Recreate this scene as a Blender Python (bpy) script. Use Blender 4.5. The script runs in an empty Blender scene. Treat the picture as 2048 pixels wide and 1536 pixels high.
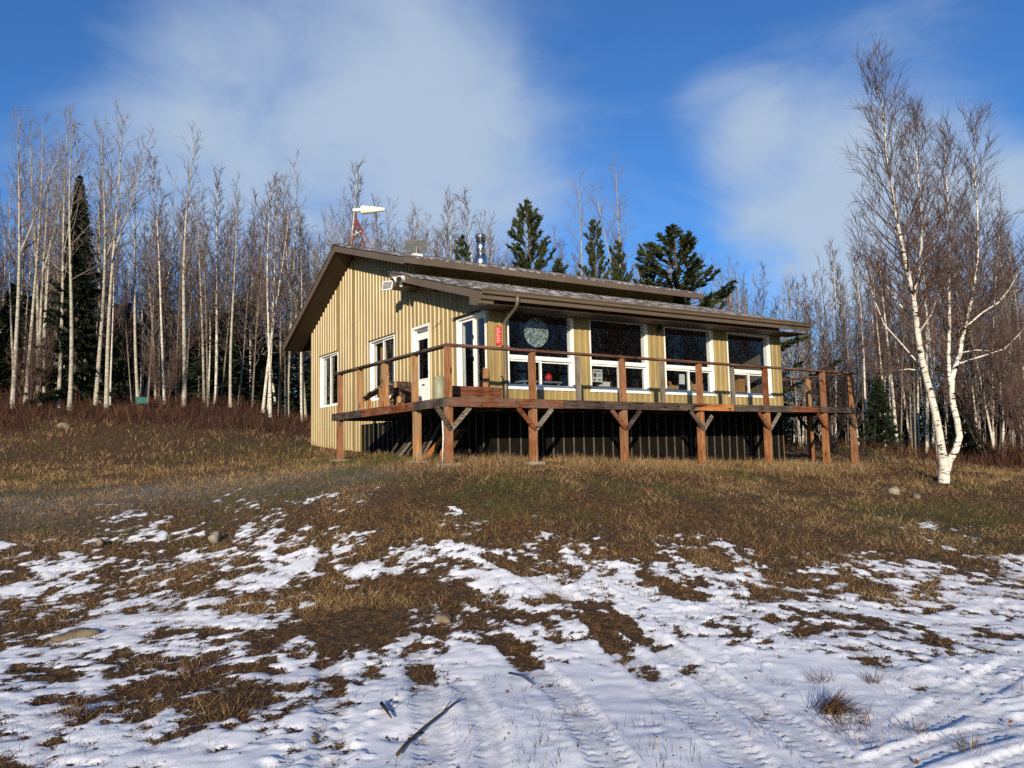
import bpy, math, random
import numpy as np
from mathutils import Vector

R = math.radians
scene = bpy.context.scene
COL = scene.collection
random.seed(7)

# ------------------------------------------------------------------ camera
# World axes: deck top is z = 0, X runs along the long window front, Y into the house.
CF, YAW, PITCH, ROLL = 1540.0, 0.5968, 0.0901, -0.0216
CP = np.array([-7.094, -12.5485, -1.076])
cy_, sy_, cp_, sp_ = math.cos(YAW), math.sin(YAW), math.cos(PITCH), math.sin(PITCH)
FWD = np.array([sy_*cp_, cy_*cp_, sp_])
RT0 = np.array([cy_, -sy_, 0.0])
UP0 = np.cross(RT0, FWD)
RT = math.cos(ROLL)*RT0 + math.sin(ROLL)*UP0
UP = -math.sin(ROLL)*RT0 + math.cos(ROLL)*UP0
cam_d = bpy.data.cameras.new('camera')
cam = bpy.data.objects.new('camera', cam_d)
COL.objects.link(cam)
from mathutils import Matrix
cam.matrix_world = Matrix(((RT[0], UP[0], -FWD[0], CP[0]), (RT[1], UP[1], -FWD[1], CP[1]),
                           (RT[2], UP[2], -FWD[2], CP[2]), (0, 0, 0, 1)))
cam_d.sensor_fit = 'HORIZONTAL'
cam_d.sensor_width = 36.0
cam_d.lens = CF/2048*36.0
cam_d.clip_start = 0.05
cam_d.clip_end = 2000
scene.camera = cam

# ------------------------------------------------------------------ world, sun, exposure
SUN_TO = np.array([-1.38, -1.60, 0.53]); SUN_TO /= np.linalg.norm(SUN_TO)
SUN_EL = math.asin(SUN_TO[2]); SUN_AZ = math.atan2(SUN_TO[0], SUN_TO[1])
world = bpy.data.worlds.new('World'); scene.world = world; world.use_nodes = True
wt = world.node_tree; wt.nodes.clear()
def wn(t, **k):
    n = wt.nodes.new(t)
    for a, b in k.items(): setattr(n, a, b)
    return n
def wmath(op, a, b=None, c=None, clamp=False):
    n = wn('ShaderNodeMath', operation=op, use_clamp=clamp)
    for i, v in enumerate((a, b, c)):
        if v is None: continue
        if isinstance(v, (int, float)): n.inputs[i].default_value = v
        else: wt.links.new(v, n.inputs[i])
    return n.outputs[0]
sky = wn('ShaderNodeTexSky', sky_type='NISHITA', sun_disc=False, sun_elevation=SUN_EL, sun_rotation=SUN_AZ % (2*math.pi),
         altitude=300, air_density=1.0, dust_density=0.35, ozone_density=3.2)
tc = wn('ShaderNodeTexCoord')
sepw = wn('ShaderNodeSeparateXYZ'); wt.links.new(tc.outputs['Generated'], sepw.inputs[0])
zc = wmath('MAXIMUM', wmath('ADD', sepw.outputs[2], 0.18), 0.05)
comb = wn('ShaderNodeCombineXYZ')
wt.links.new(wmath('DIVIDE', sepw.outputs[0], zc), comb.inputs[0])
wt.links.new(wmath('DIVIDE', sepw.outputs[1], zc), comb.inputs[1])
def wnoise(scale, detail, rough, dist, off):
    mp = wn('ShaderNodeMapping'); mp.inputs['Location'].default_value = off
    wt.links.new(comb.outputs[0], mp.inputs[0])
    n = wn('ShaderNodeTexNoise'); n.inputs['Scale'].default_value = scale; n.inputs['Detail'].default_value = detail
    n.inputs['Roughness'].default_value = rough; n.inputs['Distortion'].default_value = dist
    wt.links.new(mp.outputs[0], n.inputs['Vector']); return n.outputs['Fac']
CLOUD_OFF = (0.35, 0.9, 0.0)
n1 = wnoise(0.9, 6, 0.52, 0.3, CLOUD_OFF)
n2 = wnoise(2.6, 8, 0.58, 0.8, (4.0, 1.0, 2.0))
cl = wmath('ADD', wmath('MULTIPLY', n1, 0.62), wmath('MULTIPLY', n2, 0.38))
# broad soft banks of thin cloud
def bank(px, py, half, amt):
    d = FWD+RT*((px-1024)/CF)+UP*((768-py)/CF); d = d/np.linalg.norm(d)
    dp_ = wn('ShaderNodeVectorMath', operation='DOT_PRODUCT'); wt.links.new(tc.outputs['Generated'], dp_.inputs[0]); dp_.inputs[1].default_value = tuple(float(q_) for q_ in d)
    m = wn('ShaderNodeMapRange', interpolation_type='SMOOTHSTEP'); wt.links.new(dp_.outputs['Value'], m.inputs['Value'])
    m.inputs['From Min'].default_value = math.cos(R(half)); m.inputs['From Max'].default_value = 1.0; m.inputs['To Max'].default_value = amt; return m.outputs[0]
for b_ in (bank(660, 280, 18, .24), bank(380, 330, 12, .07), bank(930, 120, 15, .13), bank(1600, 350, 8, .17), bank(1850, 470, 10, .26), bank(1450, 250, 5, .10), bank(1650, 110, 13, .08), bank(1560, 560, 8, .10)):
    cl = wmath('ADD', cl, b_)
mr = wn('ShaderNodeMapRange'); mr.interpolation_type = 'SMOOTHSTEP'
wt.links.new(cl, mr.inputs['Value'])
mr.inputs['From Min'].default_value = 0.47; mr.inputs['From Max'].default_value = 0.86
mr.inputs['To Min'].default_value = 0.0; mr.inputs['To Max'].default_value = 0.92
tint = wn('ShaderNodeMixRGB', blend_type='MULTIPLY'); tint.inputs[0].default_value = 1.0; wt.links.new(sky.outputs[0], tint.inputs[1]); tint.inputs[2].default_value = (.62, 1.06, 1.56, 1)
mixw = wn('ShaderNodeMixRGB'); wt.links.new(mr.outputs[0], mixw.inputs[0]); wt.links.new(tint.outputs[0], mixw.inputs[1])
mixw.inputs[2].default_value = (4.7, 5.8, 7.3, 1)
bgw = wn('ShaderNodeBackground'); bgw.inputs['Strength'].default_value = 0.072
wt.links.new(mixw.outputs[0], bgw.inputs['Color'])
wo = wn('ShaderNodeOutputWorld'); wt.links.new(bgw.outputs[0], wo.inputs[0])

sun_d = bpy.data.lights.new('sun', 'SUN'); sun_d.energy = 5.0; sun_d.angle = R(0.5); sun_d.color = (1.0, 0.87, 0.68)
sun = bpy.data.objects.new('sun', sun_d); COL.objects.link(sun)
sun.rotation_euler = Vector(SUN_TO).to_track_quat('Z', 'Y').to_euler()
sun.location = (-20, -25, 20)
vs = scene.view_settings
vs.view_transform = 'Standard'; vs.look = 'None'; vs.exposure = 0.44; vs.gamma = 1.0; vs.use_curve_mapping = False
scene.cycles.use_denoising = False
scene.render.filter_size = 0.95
scene.cycles.max_bounces = 6
scene.cycles.sample_clamp_indirect = 2.5
scene.cycles.blur_glossy = 1.0
scene.cycles.transparent_max_bounces = 12

# ------------------------------------------------------------------ pixel helpers (directions only; distances come from surfaces)
def ray(px, py): return FWD + RT*((px-1024)/CF) + UP*((768-py)/CF)
def atX(px, py, X):
    d = ray(px, py); return CP + d*((X-CP[0])/d[0])
def atY(px, py, Y):
    d = ray(px, py); return CP + d*((Y-CP[1])/d[1])
def atD(px, py, D): return CP + ray(px, py)*D          # D = depth along the view axis
def pxs(p):
    d = np.asarray(p)-CP; z = d@FWD
    return 1024+CF*(d@RT)/z, 768-CF*(d@UP)/z, z

# ------------------------------------------------------------------ noise
def _hash(i, j, seed):
    h = (i.astype(np.int64)*374761393 + j.astype(np.int64)*668265263 + seed*1442695041) & 0xffffffff
    h = ((h ^ (h >> 13))*1274126177) & 0xffffffff
    return ((h ^ (h >> 16)) & 0xffff)/65535.0
def vnoise(x, y, seed=0):
    i = np.floor(x); j = np.floor(y); fx = x-i; fy = y-j
    fx = fx*fx*(3-2*fx); fy = fy*fy*(3-2*fy)
    a = _hash(i, j, seed); b = _hash(i+1, j, seed); c = _hash(i, j+1, seed); d = _hash(i+1, j+1, seed)
    return (a*(1-fx)+b*fx)*(1-fy)+(c*(1-fx)+d*fx)*fy
def fbm(x, y, seed=0, o=4):
    s = 0; a = .5; t = 0
    for k in range(o):
        s = s+a*vnoise(x*2**k+17.3*k, y*2**k-9.1*k, seed+k); t += a; a *= .55
    return s/t
def sstep(a, b, x):
    t = np.clip((x-a)/(b-a), 0, 1); return t*t*(3-2*t)

# ------------------------------------------------------------------ terrain height
_ctl = [atD(*c) for c in [
    (0,1536,4.06),(1024,1536,3.92),(2048,1536,3.78),(0,1318,6.3),(1024,1318,6.0),(2048,1290,6.1),
    (200,1200,8.4),(200,1060,11.5),(200,1000,14.0),(200,950,19.0),(200,880,26.0),(200,815,33.0),
    (0,1190,8.6),(-150,1000,14.0),(-150,955,19),(-150,880,26),(-150,815,33),
    (500,1000,12.8),(480,950,17.0),(480,900,24.0),(450,815,34.0),
    (1024,1135,8.5),(1024,1002,11.0),(700,1010,11.6),(620,1120,9.2),
    (1450,1135,8.7),(1400,1010,11.6),(1700,1130,9.2),(1700,1020,12.6),
    (1888,1120,9.8),(1888,1040,12.6),(1888,965,17.6),(2048,1085,11.2),(2048,1000,15.5),(2048,950,21.0),
    (1800,905,31.0),(2048,905,31.0),(2250,905,31),(2250,1085,11.2),(2250,1290,6.1)]]
_ctl += [np.array(c) for c in [(0,0,-1.263),(1.95,0,-1.29),(4.36,0,-1.382),(6.8,0,-1.452),(9.2,0,-1.528),(11.7,0,-1.589),(13.04,0,-1.637),
    (13.03,1.4,-1.56),(1.9,12.9,-0.64),(1.9,7,-1.0),(12,8,-1.35),(12,14,-1.0),(3,20,0.2),(12,24,-0.2),(22,14,-1.4),(6,32,1.2),(20,30,-0.3),(32,18,-1.3),
    (-7.1,-12.5,-2.67),(-10,-18,-2.7),(-2,-18,-2.72),(-16,-10,-2.6),(6,-14,-2.75),(14,-10,-2.75),(20,-4,-2.5),(24,4,-1.9),(-16,2,-2.0),(-18,20,1.0),(-6,32,2.4)]]
_C = np.array(_ctl)
def _U(r2): return np.where(r2 > 1e-9, .5*r2*np.log(np.maximum(r2, 1e-9)), 0)
_n = len(_C)
_K = _U(((_C[:, None, :2]-_C[None, :, :2])**2).sum(-1)) + 0.4*np.eye(_n)
_Pm = np.c_[np.ones(_n), _C[:, :2]]
_A = np.block([[_K, _Pm], [_Pm.T, np.zeros((3, 3))]])
_W = np.linalg.solve(_A, np.r_[_C[:, 2], 0, 0, 0])
def gz(x, y):
    x = np.asarray(x, float); y = np.asarray(y, float); shp = x.shape
    x = x.ravel(); y = y.ravel(); out = np.empty_like(x)
    cx, cy = 4.0, 6.0
    r = np.hypot(x-cx, y-cy); k = np.where(r > 34, (34+(1-np.exp(-(r-34)/20))*14)/np.maximum(r, 1e-6), 1)
    xs = cx+(x-cx)*k; ys = cy+(y-cy)*k
    for s in range(0, len(x), 40000):
        a = xs[s:s+40000]; b = ys[s:s+40000]
        u = _U((a[:, None]-_C[None, :, 0])**2+(b[:, None]-_C[None, :, 1])**2)
        out[s:s+40000] = u@_W[:_n] + _W[_n] + _W[_n+1]*a + _W[_n+2]*b
    return out.reshape(shp)
def g1(x, y): return float(gz(np.array([x]), np.array([y]))[0])
def on_ground(px, py, dmin=3.0, dmax=90.0):
    d = ray(px, py); t = np.arange(dmin, dmax, .05); p = CP+d*t[:, None]
    below = p[:, 2] <= gz(p[:, 0], p[:, 1])
    k = np.argmax(below) if below.any() else len(t)-1
    q = p[k]; return np.array([q[0], q[1], g1(q[0], q[1])])
EF = np.array([sy_, cy_]); ER = np.array([cy_, -sy_])
def uv_of(x, y):
    dx = x-CP[0]; dy = y-CP[1]; return dx*EF[0]+dy*EF[1], dx*ER[0]+dy*ER[1]

# ------------------------------------------------------------------ mesh builder
class MB:
    def __init__(s): s.v = []; s.f = []
    def add(s, vs, fs):
        b = len(s.v); s.v += [tuple(map(float, p)) for p in vs]; s.f += [tuple(b+i for i in f) for f in fs]; return s
    def box(s, x0, x1, y0, y1, z0, z1):
        v = [(x, y, z) for z in (z0, z1) for x, y in ((x0, y0), (x1, y0), (x1, y1), (x0, y1))]
        return s.add(v, [(3, 2, 1, 0), (4, 5, 6, 7), (0, 1, 5, 4), (1, 2, 6, 5), (2, 3, 7, 6), (3, 0, 4, 7)])
    def beam(s, p, q, w, h, up=(0, 0, 1), taper=1.0):
        p = np.array(p, float); q = np.array(q, float); t = q-p; t /= np.linalg.norm(t)
        u = np.array(up, float); sd = np.cross(t, u)
        if np.linalg.norm(sd) < 1e-4: sd = np.cross(t, (1, 0, 0))
        sd /= np.linalg.norm(sd); u = np.cross(sd, t)
        v = []
        for c, k in ((p, 1.0), (q, taper)):
            for a, b in ((-1, -1), (1, -1), (1, 1), (-1, 1)): v.append(c+sd*a*w/2*k+u*b*h/2*k)
        return s.add(v, [(3, 2, 1, 0), (4, 5, 6, 7), (0, 1, 5, 4), (1, 2, 6, 5), (2, 3, 7, 6), (3, 0, 4, 7)])
    def tube(s, pts, rad, n=8, cap=True):
        pts = [np.array(p, float) for p in pts]
        if not hasattr(rad, '__len__'): rad = [rad]*len(pts)
        b = len(s.v); ref = None
        for i, p in enumerate(pts):
            t = pts[min(i+1, len(pts)-1)]-pts[max(i-1, 0)]; t = t/np.linalg.norm(t)
            if ref is None: ref = np.array((1, 0, 0)) if abs(t[0]) < .9 else np.array((0, 1, 0))
            a = np.cross(t, ref); a /= np.linalg.norm(a); c = np.cross(a, t); ref = c
            for k in range(n):
                th = 2*math.pi*k/n; q = p+(a*math.sin(th)+c*math.cos(th))*rad[i]; s.v.append(tuple(q))
        for i in range(len(pts)-1):
            for k in range(n):
                k2 = (k+1) % n
                s.f.append((b+i*n+k, b+i*n+k2, b+(i+1)*n+k2, b+(i+1)*n+k))
        if cap:
            s.f.append(tuple(b+k for k in reversed(range(n)))); s.f.append(tuple(b+(len(pts)-1)*n+k for k in range(n)))
        return s
    def prism(s, poly, axis, a0, a1):
        # poly: 2D points; axis 'x','y','z' is the extrusion axis
        n = len(poly)
        def P(c, a):
            return (a, c[0], c[1]) if axis == 'x' else (c[0], a, c[1]) if axis == 'y' else (c[0], c[1], a)
        v = [P(c, a0) for c in poly]+[P(c, a1) for c in poly]
        return s.add(v, [tuple(reversed(range(n))), tuple(range(n, 2*n))]+[(i, (i+1) % n, n+(i+1) % n, n+i) for i in range(n)])
    def build(s, name, mat, parent=None, smooth=False):
        me = bpy.data.meshes.new(name); me.from_pydata(s.v, [], s.f)
        if mat: me.materials.append(mat)
        if smooth: me.polygons.foreach_set('use_smooth', [True]*len(me.polygons))
        me.update()
        bmfix(me)
        o = bpy.data.objects.new(name, me); COL.objects.link(o)
        if parent: o.parent = parent
        return o
import bmesh
def bmfix(me):
    bm = bmesh.new(); bm.from_mesh(me); bmesh.ops.recalc_face_normals(bm, faces=bm.faces[:]); bm.to_mesh(me); bm.free()
def tag(o, label=None, cat=None, group=None, kind=None):
    if label: o['label'] = label
    if cat: o['category'] = cat
    if group: o['group'] = group
    if kind: o['kind'] = kind
    return o
def empty(name, loc=(0, 0, 0), label=None, cat=None, group=None):
    o = bpy.data.objects.new(name, None); COL.objects.link(o); o.location = loc; o.empty_display_size = .2
    return tag(o, label, cat, group)
def np_mesh(name, V, F, mat, smooth=False):
    """V (n,3), F list of (m,k) arrays"""
    me = bpy.data.meshes.new(name)
    me.vertices.add(len(V)); me.vertices.foreach_set('co', np.ascontiguousarray(V, np.float32).ravel())
    nl = sum(f.size for f in F); nf = sum(len(f) for f in F)
    me.loops.add(nl); me.polygons.add(nf)
    me.loops.foreach_set('vertex_index', np.concatenate([f.ravel() for f in F]).astype(np.int32))
    tot = np.concatenate([np.full(len(f), f.shape[1]) for f in F]); st = np.r_[0, np.cumsum(tot)[:-1]]
    me.polygons.foreach_set('loop_start', st.astype(np.int32))
    if smooth: me.polygons.foreach_set('use_smooth', np.ones(nf, bool))
    me.update(calc_edges=True); me.validate()
    if mat: me.materials.append(mat)
    return me

# ------------------------------------------------------------------ materials
class NT:
    def __init__(s, name):
        s.m = bpy.data.materials.new(name); s.m.use_nodes = True; s.t = s.m.node_tree; s.t.nodes.clear()
        s.out = s.n('ShaderNodeOutputMaterial')
    def n(s, t, **k):
        n = s.t.nodes.new(t)
        for a, b in k.items(): setattr(n, a, b)
        return n
    def l(s, a, b): s.t.links.new(a, b)
    def val(s, inp, v):
        if hasattr(v, 'is_linked') or hasattr(v, 'links'): s.l(v, inp)
        else: inp.default_value = v
    def coord(s, kind='Object', scale=(1, 1, 1)):
        c = s.n('ShaderNodeTexCoord'); m = s.n('ShaderNodeMapping'); m.inputs['Scale'].default_value = scale
        s.l(c.outputs[kind], m.inputs[0]); return m.outputs[0]
    def noise(s, vec, scale, detail=4, rough=.55, dist=0.):
        n = s.n('ShaderNodeTexNoise'); n.inputs['Scale'].default_value = scale; n.inputs['Detail'].default_value = detail
        n.inputs['Roughness'].default_value = rough; n.inputs['Distortion'].default_value = dist
        s.l(vec, n.inputs['Vector']); return n.outputs['Fac']
    def ramp(s, fac, stops):
        r = s.n('ShaderNodeValToRGB'); e = r.color_ramp.elements
        e[0].position = stops[0][0]; e[0].color = (*stops[0][1], 1); e[1].position = stops[-1][0]; e[1].color = (*stops[-1][1], 1)
        for p, c in stops[1:-1]:
            k = e.new(p); k.color = (*c, 1)
        s.l(fac, r.inputs[0]); return r.outputs[0]
    def mix(s, f, a, b, mode='MIX'):
        m = s.n('ShaderNodeMixRGB', blend_type=mode)
        for i, v in enumerate((f, a, b)):
            if isinstance(v, (int, float)): m.inputs[i].default_value = v
            elif isinstance(v, tuple): m.inputs[i].default_value = (*v, 1)
            else: s.l(v, m.inputs[i])
        return m.outputs[0]
    def math(s, op, a, b=None, clamp=False):
        m = s.n('ShaderNodeMath', operation=op, use_clamp=clamp)
        for i, v in enumerate((a, b)):
            if v is None: continue
            if isinstance(v, (int, float)): m.inputs[i].default_value = v
            else: s.l(v, m.inputs[i])
        return m.outputs[0]
    def mrange(s, v, a, b, c=0., d=1.):
        m = s.n('ShaderNodeMapRange', interpolation_type='SMOOTHSTEP')
        s.l(v, m.inputs['Value'])
        for k, x in zip(('From Min', 'From Max', 'To Min', 'To Max'), (a, b, c, d)): m.inputs[k].default_value = x
        return m.outputs[0]
    def bump(s, h, strength=.3, dist=.02):
        b = s.n('ShaderNodeBump'); b.inputs['Strength'].default_value = strength; b.inputs['Distance'].default_value = dist
        s.l(h, b.inputs['Height']); return b.outputs[0]
    def pbr(s, col, rough=.7, metal=0., nor=None, spec=.3, **kw):
        p = s.n('ShaderNodeBsdfPrincipled')
        if isinstance(col, tuple): p.inputs['Base Color'].default_value = (*col, 1)
        else: s.l(col, p.inputs['Base Color'])
        if isinstance(rough, (int, float)): p.inputs['Roughness'].default_value = rough
        else: s.l(rough, p.inputs['Roughness'])
        p.inputs['Metallic'].default_value = metal; p.inputs['Specular IOR Level'].default_value = spec
        if nor is not None: s.l(nor, p.inputs['Normal'])
        s.l(p.outputs[0], s.out.inputs[0]); return p
def simple(name, c, c2=None, scale=6, rough=.6, metal=0., bump=.15, spec=.3, stretch=(1, 1, 1)):
    t = NT(name); v = t.coord('Object', stretch); n = t.noise(v, scale, 6, .6)
    c2 = c2 or tuple(x*.72 for x in c)
    col = t.mix(t.mrange(n, .3, .7), c2, c)
    n2 = t.noise(v, scale*7, 4, .6)
    t.pbr(col, rough, metal, t.bump(n2, bump, .01), spec); return t.m
_wood = {}
def wood(kind, axis):
    if (kind, axis) in _wood: return _wood[kind, axis]
    pal = {'orange': [(.17, .05, .012), (.36, .13, .035), (.48, .22, .075)],
           'red': [(.050, .014, .006), (.145, .040, .014), (.26, .085, .028)],
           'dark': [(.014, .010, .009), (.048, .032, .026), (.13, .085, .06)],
           'grey': [(.06, .047, .034), (.16, .13, .10), (.28, .235, .18)],
           'post': [(.10, .034, .012), (.26, .105, .04), (.40, .20, .09)],
           'tanpost': [(.19, .08, .03), (.38, .19, .075), (.52, .31, .15)],
           'rail': [(.028, .014, .010), (.10, .042, .026), (.21, .10, .062)]}[kind]
    t = NT('wood_%s_%s' % (kind, axis))
    sc = {'x': (1, 16, 16), 'y': (16, 1, 16), 'z': (16, 16, 1)}[axis]
    oi = t.n('ShaderNodeObjectInfo')
    v = t.coord('Object', sc)
    va = t.n('ShaderNodeVectorMath', operation='ADD'); t.l(v, va.inputs[0])
    cm = t.n('ShaderNodeCombineXYZ')
    t.l(t.math('MULTIPLY', oi.outputs['Random'], 40.), cm.inputs[0]); t.l(t.math('MULTIPLY', oi.outputs['Random'], 23.), cm.inputs[2]); t.l(cm.outputs[0], va.inputs[1])
    n = t.noise(va.outputs[0], 2.2, 7, .62, .6)
    v2 = t.coord('Object', (1, 1, 1)); blotch = t.noise(v2, 2.6, 4, .6)
    f = t.math('ADD', t.math('MULTIPLY', n, .75), t.math('MULTIPLY', blotch, .35))
    col = t.ramp(t.mrange(f, .34, .76), [(0, pal[0]), (.5, pal[1]), (1, pal[2])])
    kn = t.n('ShaderNodeTexVoronoi'); kn.inputs['Scale'].default_value = 1.0
    ks = {'x': (2.2, 8, 8), 'y': (8, 2.2, 8), 'z': (8, 8, 2.2)}[axis]
    vk = t.coord('Object', ks); t.l(vk, kn.inputs['Vector'])
    knot = t.mrange(kn.outputs['Distance'], .10, .20)
    col = t.mix(knot, tuple(x*.35 for x in pal[0]), col)
    gy = t.math('MULTIPLY', t.math('MULTIPLY', oi.outputs['Random'], t.mrange(blotch, .35, .62)), .55)
    col = t.mix(gy, col, t.mix(n, (.035, .030, .026), (.19, .165, .135)))
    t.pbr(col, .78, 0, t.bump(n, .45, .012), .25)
    _wood[kind, axis] = t.m; return t.m

def make_siding(name, c, rough=.42):
    t = NT(name); v = t.coord('Object', (1, 1, .35)); n = t.noise(v, 2.2, 6, .6); n2 = t.noise(t.coord('Object', (4, 4, .5)), 5, 5, .6)
    dirt = t.mrange(t.math('ADD', t.math('MULTIPLY', n, .6), t.math('MULTIPLY', n2, .4)), .35, .7, .70, 1.05)
    col = t.mix(1., c, dirt, 'MULTIPLY')
    t.pbr(col, rough, 0, t.bump(n2, .06, .01), .4); return t.m
M = {}
M['siding'] = make_siding('tan_metal_siding', (.325, .240, .098))
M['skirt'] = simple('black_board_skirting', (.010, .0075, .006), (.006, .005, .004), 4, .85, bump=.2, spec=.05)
M['batten'] = simple('grey_batten', (.11, .098, .082), (.06, .054, .045), 8, .8, bump=.2)
M['white'] = simple('white_paint', (.80, .79, .75), (.70, .69, .64), 3, .45, bump=.05)
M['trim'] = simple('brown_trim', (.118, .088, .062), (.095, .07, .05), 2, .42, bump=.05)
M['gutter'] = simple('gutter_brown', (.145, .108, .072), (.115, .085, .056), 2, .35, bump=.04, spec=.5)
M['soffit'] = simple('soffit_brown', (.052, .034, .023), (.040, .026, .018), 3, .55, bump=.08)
t = NT('roof_metal'); nn = t.noise(t.coord('Object', (3, 1, 1)), 3, 5, .6)
t.pbr(t.mix(t.mrange(nn, .48, .66), (.085, .07, .06), (.40, .40, .41)), .45, 0., None, .5); M['roof'] = t.m
M['steel'] = simple('galvanised_steel', (.62, .63, .65), (.42, .43, .45), 7, .28, 1., .08)
M['steeldark'] = simple('sooty_steel', (.12, .11, .10), (.05, .045, .04), 7, .4, .8, .08)
M['black'] = simple('black_plastic', (.02, .02, .02), None, 9, .5)
M['grey'] = simple('grey_plastic', (.20, .205, .21), None, 9, .5)
M['plasticwhite'] = simple('white_plastic', (.74, .73, .69), None, 9, .45, bump=.04)
M['rust'] = simple('rusty_red_steel', (.20, .045, .025), (.08, .025, .016), 14, .7)
M['red'] = simple('red_sign', (.66, .02, .025), (.58, .018, .02), 6, .4, bump=.03)
M['ball'] = simple('red_plastic', (.60, .03, .02), None, 6, .35, bump=.03)
M['card'] = simple('cardboard', (.42, .25, .12), None, 5, .8)
M['paper'] = simple('paper', (.70, .68, .60), (.5, .5, .46), 30, .8, bump=.02)
M['ink'] = simple('ink', (.08, .08, .09), None, 12, .8, bump=.02)
M['concrete'] = simple('concrete', (.40, .36, .30), (.25, .23, .2), 8, .9, bump=.5)
M['inwall'] = simple('interior_wall', (.15, .12, .09), None, 2, .8, bump=.05)
M['infloor'] = simple('interior_floor', (.12, .075, .045), None, 2, .6, bump=.05)
M['curtain'] = simple('curtain_cloth', (.11, .095, .12), (.05, .045, .06), 9, .9, bump=.2)
M['curtain2'] = simple('orange_curtain', (.42, .20, .07), None, 6, .9, bump=.2)
M['cloth'] = simple('sock_cloth', (.80, .75, .58), (.74, .68, .5), 5, .8, bump=.1)
M['teal'] = simple('teal_plastic', (.05, .16, .15), None, 5, .4, bump=.05)
M['palegreen'] = simple('pale_green_plastic', (.25, .26, .17), None, 5, .5, bump=.05)
M['log'] = simple('log_bark', (.10, .06, .04), (.03, .018, .013), 12, .95, bump=.9, stretch=(1, 1, .4))
M['logend'] = simple('log_end', (.58, .34, .15), (.36, .18, .07), 10, .85, bump=.3)
M['rock'] = simple('field_stone', (.20, .155, .10), (.09, .07, .05), 6, .9, bump=.8)
M['mossrock'] = simple('mossy_stone', (.05, .036, .016), (.024, .019, .009), 7, .95, bump=1.0)
M['rockpale'] = simple('pale_stone', (.26, .23, .17), (.12, .11, .085), 6, .9, bump=.8)
M['stick'] = simple('dead_stick', (.055, .032, .02), None, 10, .9, bump=.5)
M['leafbrown'] = simple('dead_leaf', (.20, .075, .03), (.12, .045, .02), 10, .85, bump=.2)
# glass: part mirror, part clear
t = NT('window_glass'); fr = t.n('ShaderNodeFresnel'); fr.inputs['IOR'].default_value = 1.75
gl = t.n('ShaderNodeBsdfGlossy'); gl.inputs['Roughness'].default_value = .012; gl.inputs['Color'].default_value = (.92, .95, 1, 1)
wv = t.noise(t.coord('Object', (1, 1, 1)), 1.1, 2, .4); t.l(t.bump(wv, .05, .02), gl.inputs['Normal'])
tr = t.n('ShaderNodeBsdfTransparent'); tr.inputs['Color'].default_value = (.86, .88, .89, 1)
mx = t.n('ShaderNodeMixShader'); gm_ = t.n('ShaderNodeNewGeometry'); t.l(t.math('MULTIPLY', fr.outputs[0], t.math('SUBTRACT', 1.0, gm_.outputs['Backfacing'])), mx.inputs[0]); t.l(tr.outputs[0], mx.inputs[1]); t.l(gl.outputs[0], mx.inputs[2]); t.l(mx.outputs[0], t.out.inputs[0])
M['glass'] = t.m
# crumpled round film
t = NT('pale_marbled_glass'); v = t.coord('Object'); n = t.noise(v, 9, 7, .7, 2.5)
t.pbr(t.ramp(t.mrange(n, .33, .67), [(0, (.025, .05, .045)), (.5, (.20, .24, .22)), (1, (.62, .70, .70))]), .25, 0, t.bump(n, .5, .02), .5); M['disc'] = t.m
# barks
def bark(name, c1, c2, mark, marks=.5, vs_=9.):
    t = NT(name); oi = t.n('ShaderNodeObjectInfo')
    v = t.coord('Object', (1, 1, 1)); n = t.noise(v, 5, 5, .6)
    col = t.mix(t.mrange(n, .35, .65), c1, c2)
    vm = t.coord('Object', (5, 5, 26)); m1 = t.noise(vm, 1.0, 3, .6)
    f = t.mrange(m1, .585-.02*marks, .63)
    v3 = t.coord('Object', (3, 3, vs_)); m2 = t.noise(v3, 1.0, 3, .6)
    f2 = t.mrange(m2, .60, .65)
    f = t.math('MULTIPLY', t.math('MAXIMUM', f, f2), marks, True)
    col = t.mix(f, col, mark)
    t.pbr(col, .8, 0, t.bump(n, .3, .02), .2); return t.m
M['birch'] = bark('white_birch_bark', (.66, .62, .54), (.50, .45, .37), (.02, .016, .014), 1.0)
M['aspen'] = bark('grey_aspen_bark', (.40, .365, .29), (.27, .245, .195), (.05, .045, .04), .7)
M['thinbirch'] = bark('thin_birch_bark', (.60, .56, .48), (.42, .38, .31), (.05, .04, .035), .8)
M['pole'] = bark('dull_pole_bark', (.20, .165, .13), (.11, .09, .072), (.03, .025, .022), .5)
M['twig'] = simple('grey_twigs', (.21, .17, .14), (.13, .10, .085), 3, .85, bump=0)
M['twigdark'] = simple('brown_twigs', (.12, .075, .058), (.07, .042, .034), 3, .85, bump=0)
M['pinebark'] = simple('pine_bark', (.10, .065, .045), None, 10, .95, bump=.7)
def needles(name, a, b, c):
    t = NT(name); v = t.coord('Object'); n = t.noise(v, 2.3, 5, .65)
    col = t.ramp(t.mrange(n, .3, .7), [(0, a), (.55, b), (1, c)])
    p = t.pbr(col, .75, 0, None, .15)
    return t.m
M['spruce'] = needles('spruce_needles', (.008, .012, .007), (.015, .022, .011), (.028, .036, .016))
M['pine'] = needles('jack_pine_needles', (.016, .022, .008), (.034, .042, .013), (.062, .064, .022))
# coloured by each blade's own colour
t = NT('dry_grass_blades'); a = t.n('ShaderNodeAttribute'); a.attribute_name = 'Col'; t.pbr(a.outputs['Color'], .7, 0, None, .2); M['blade'] = t.m

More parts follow.
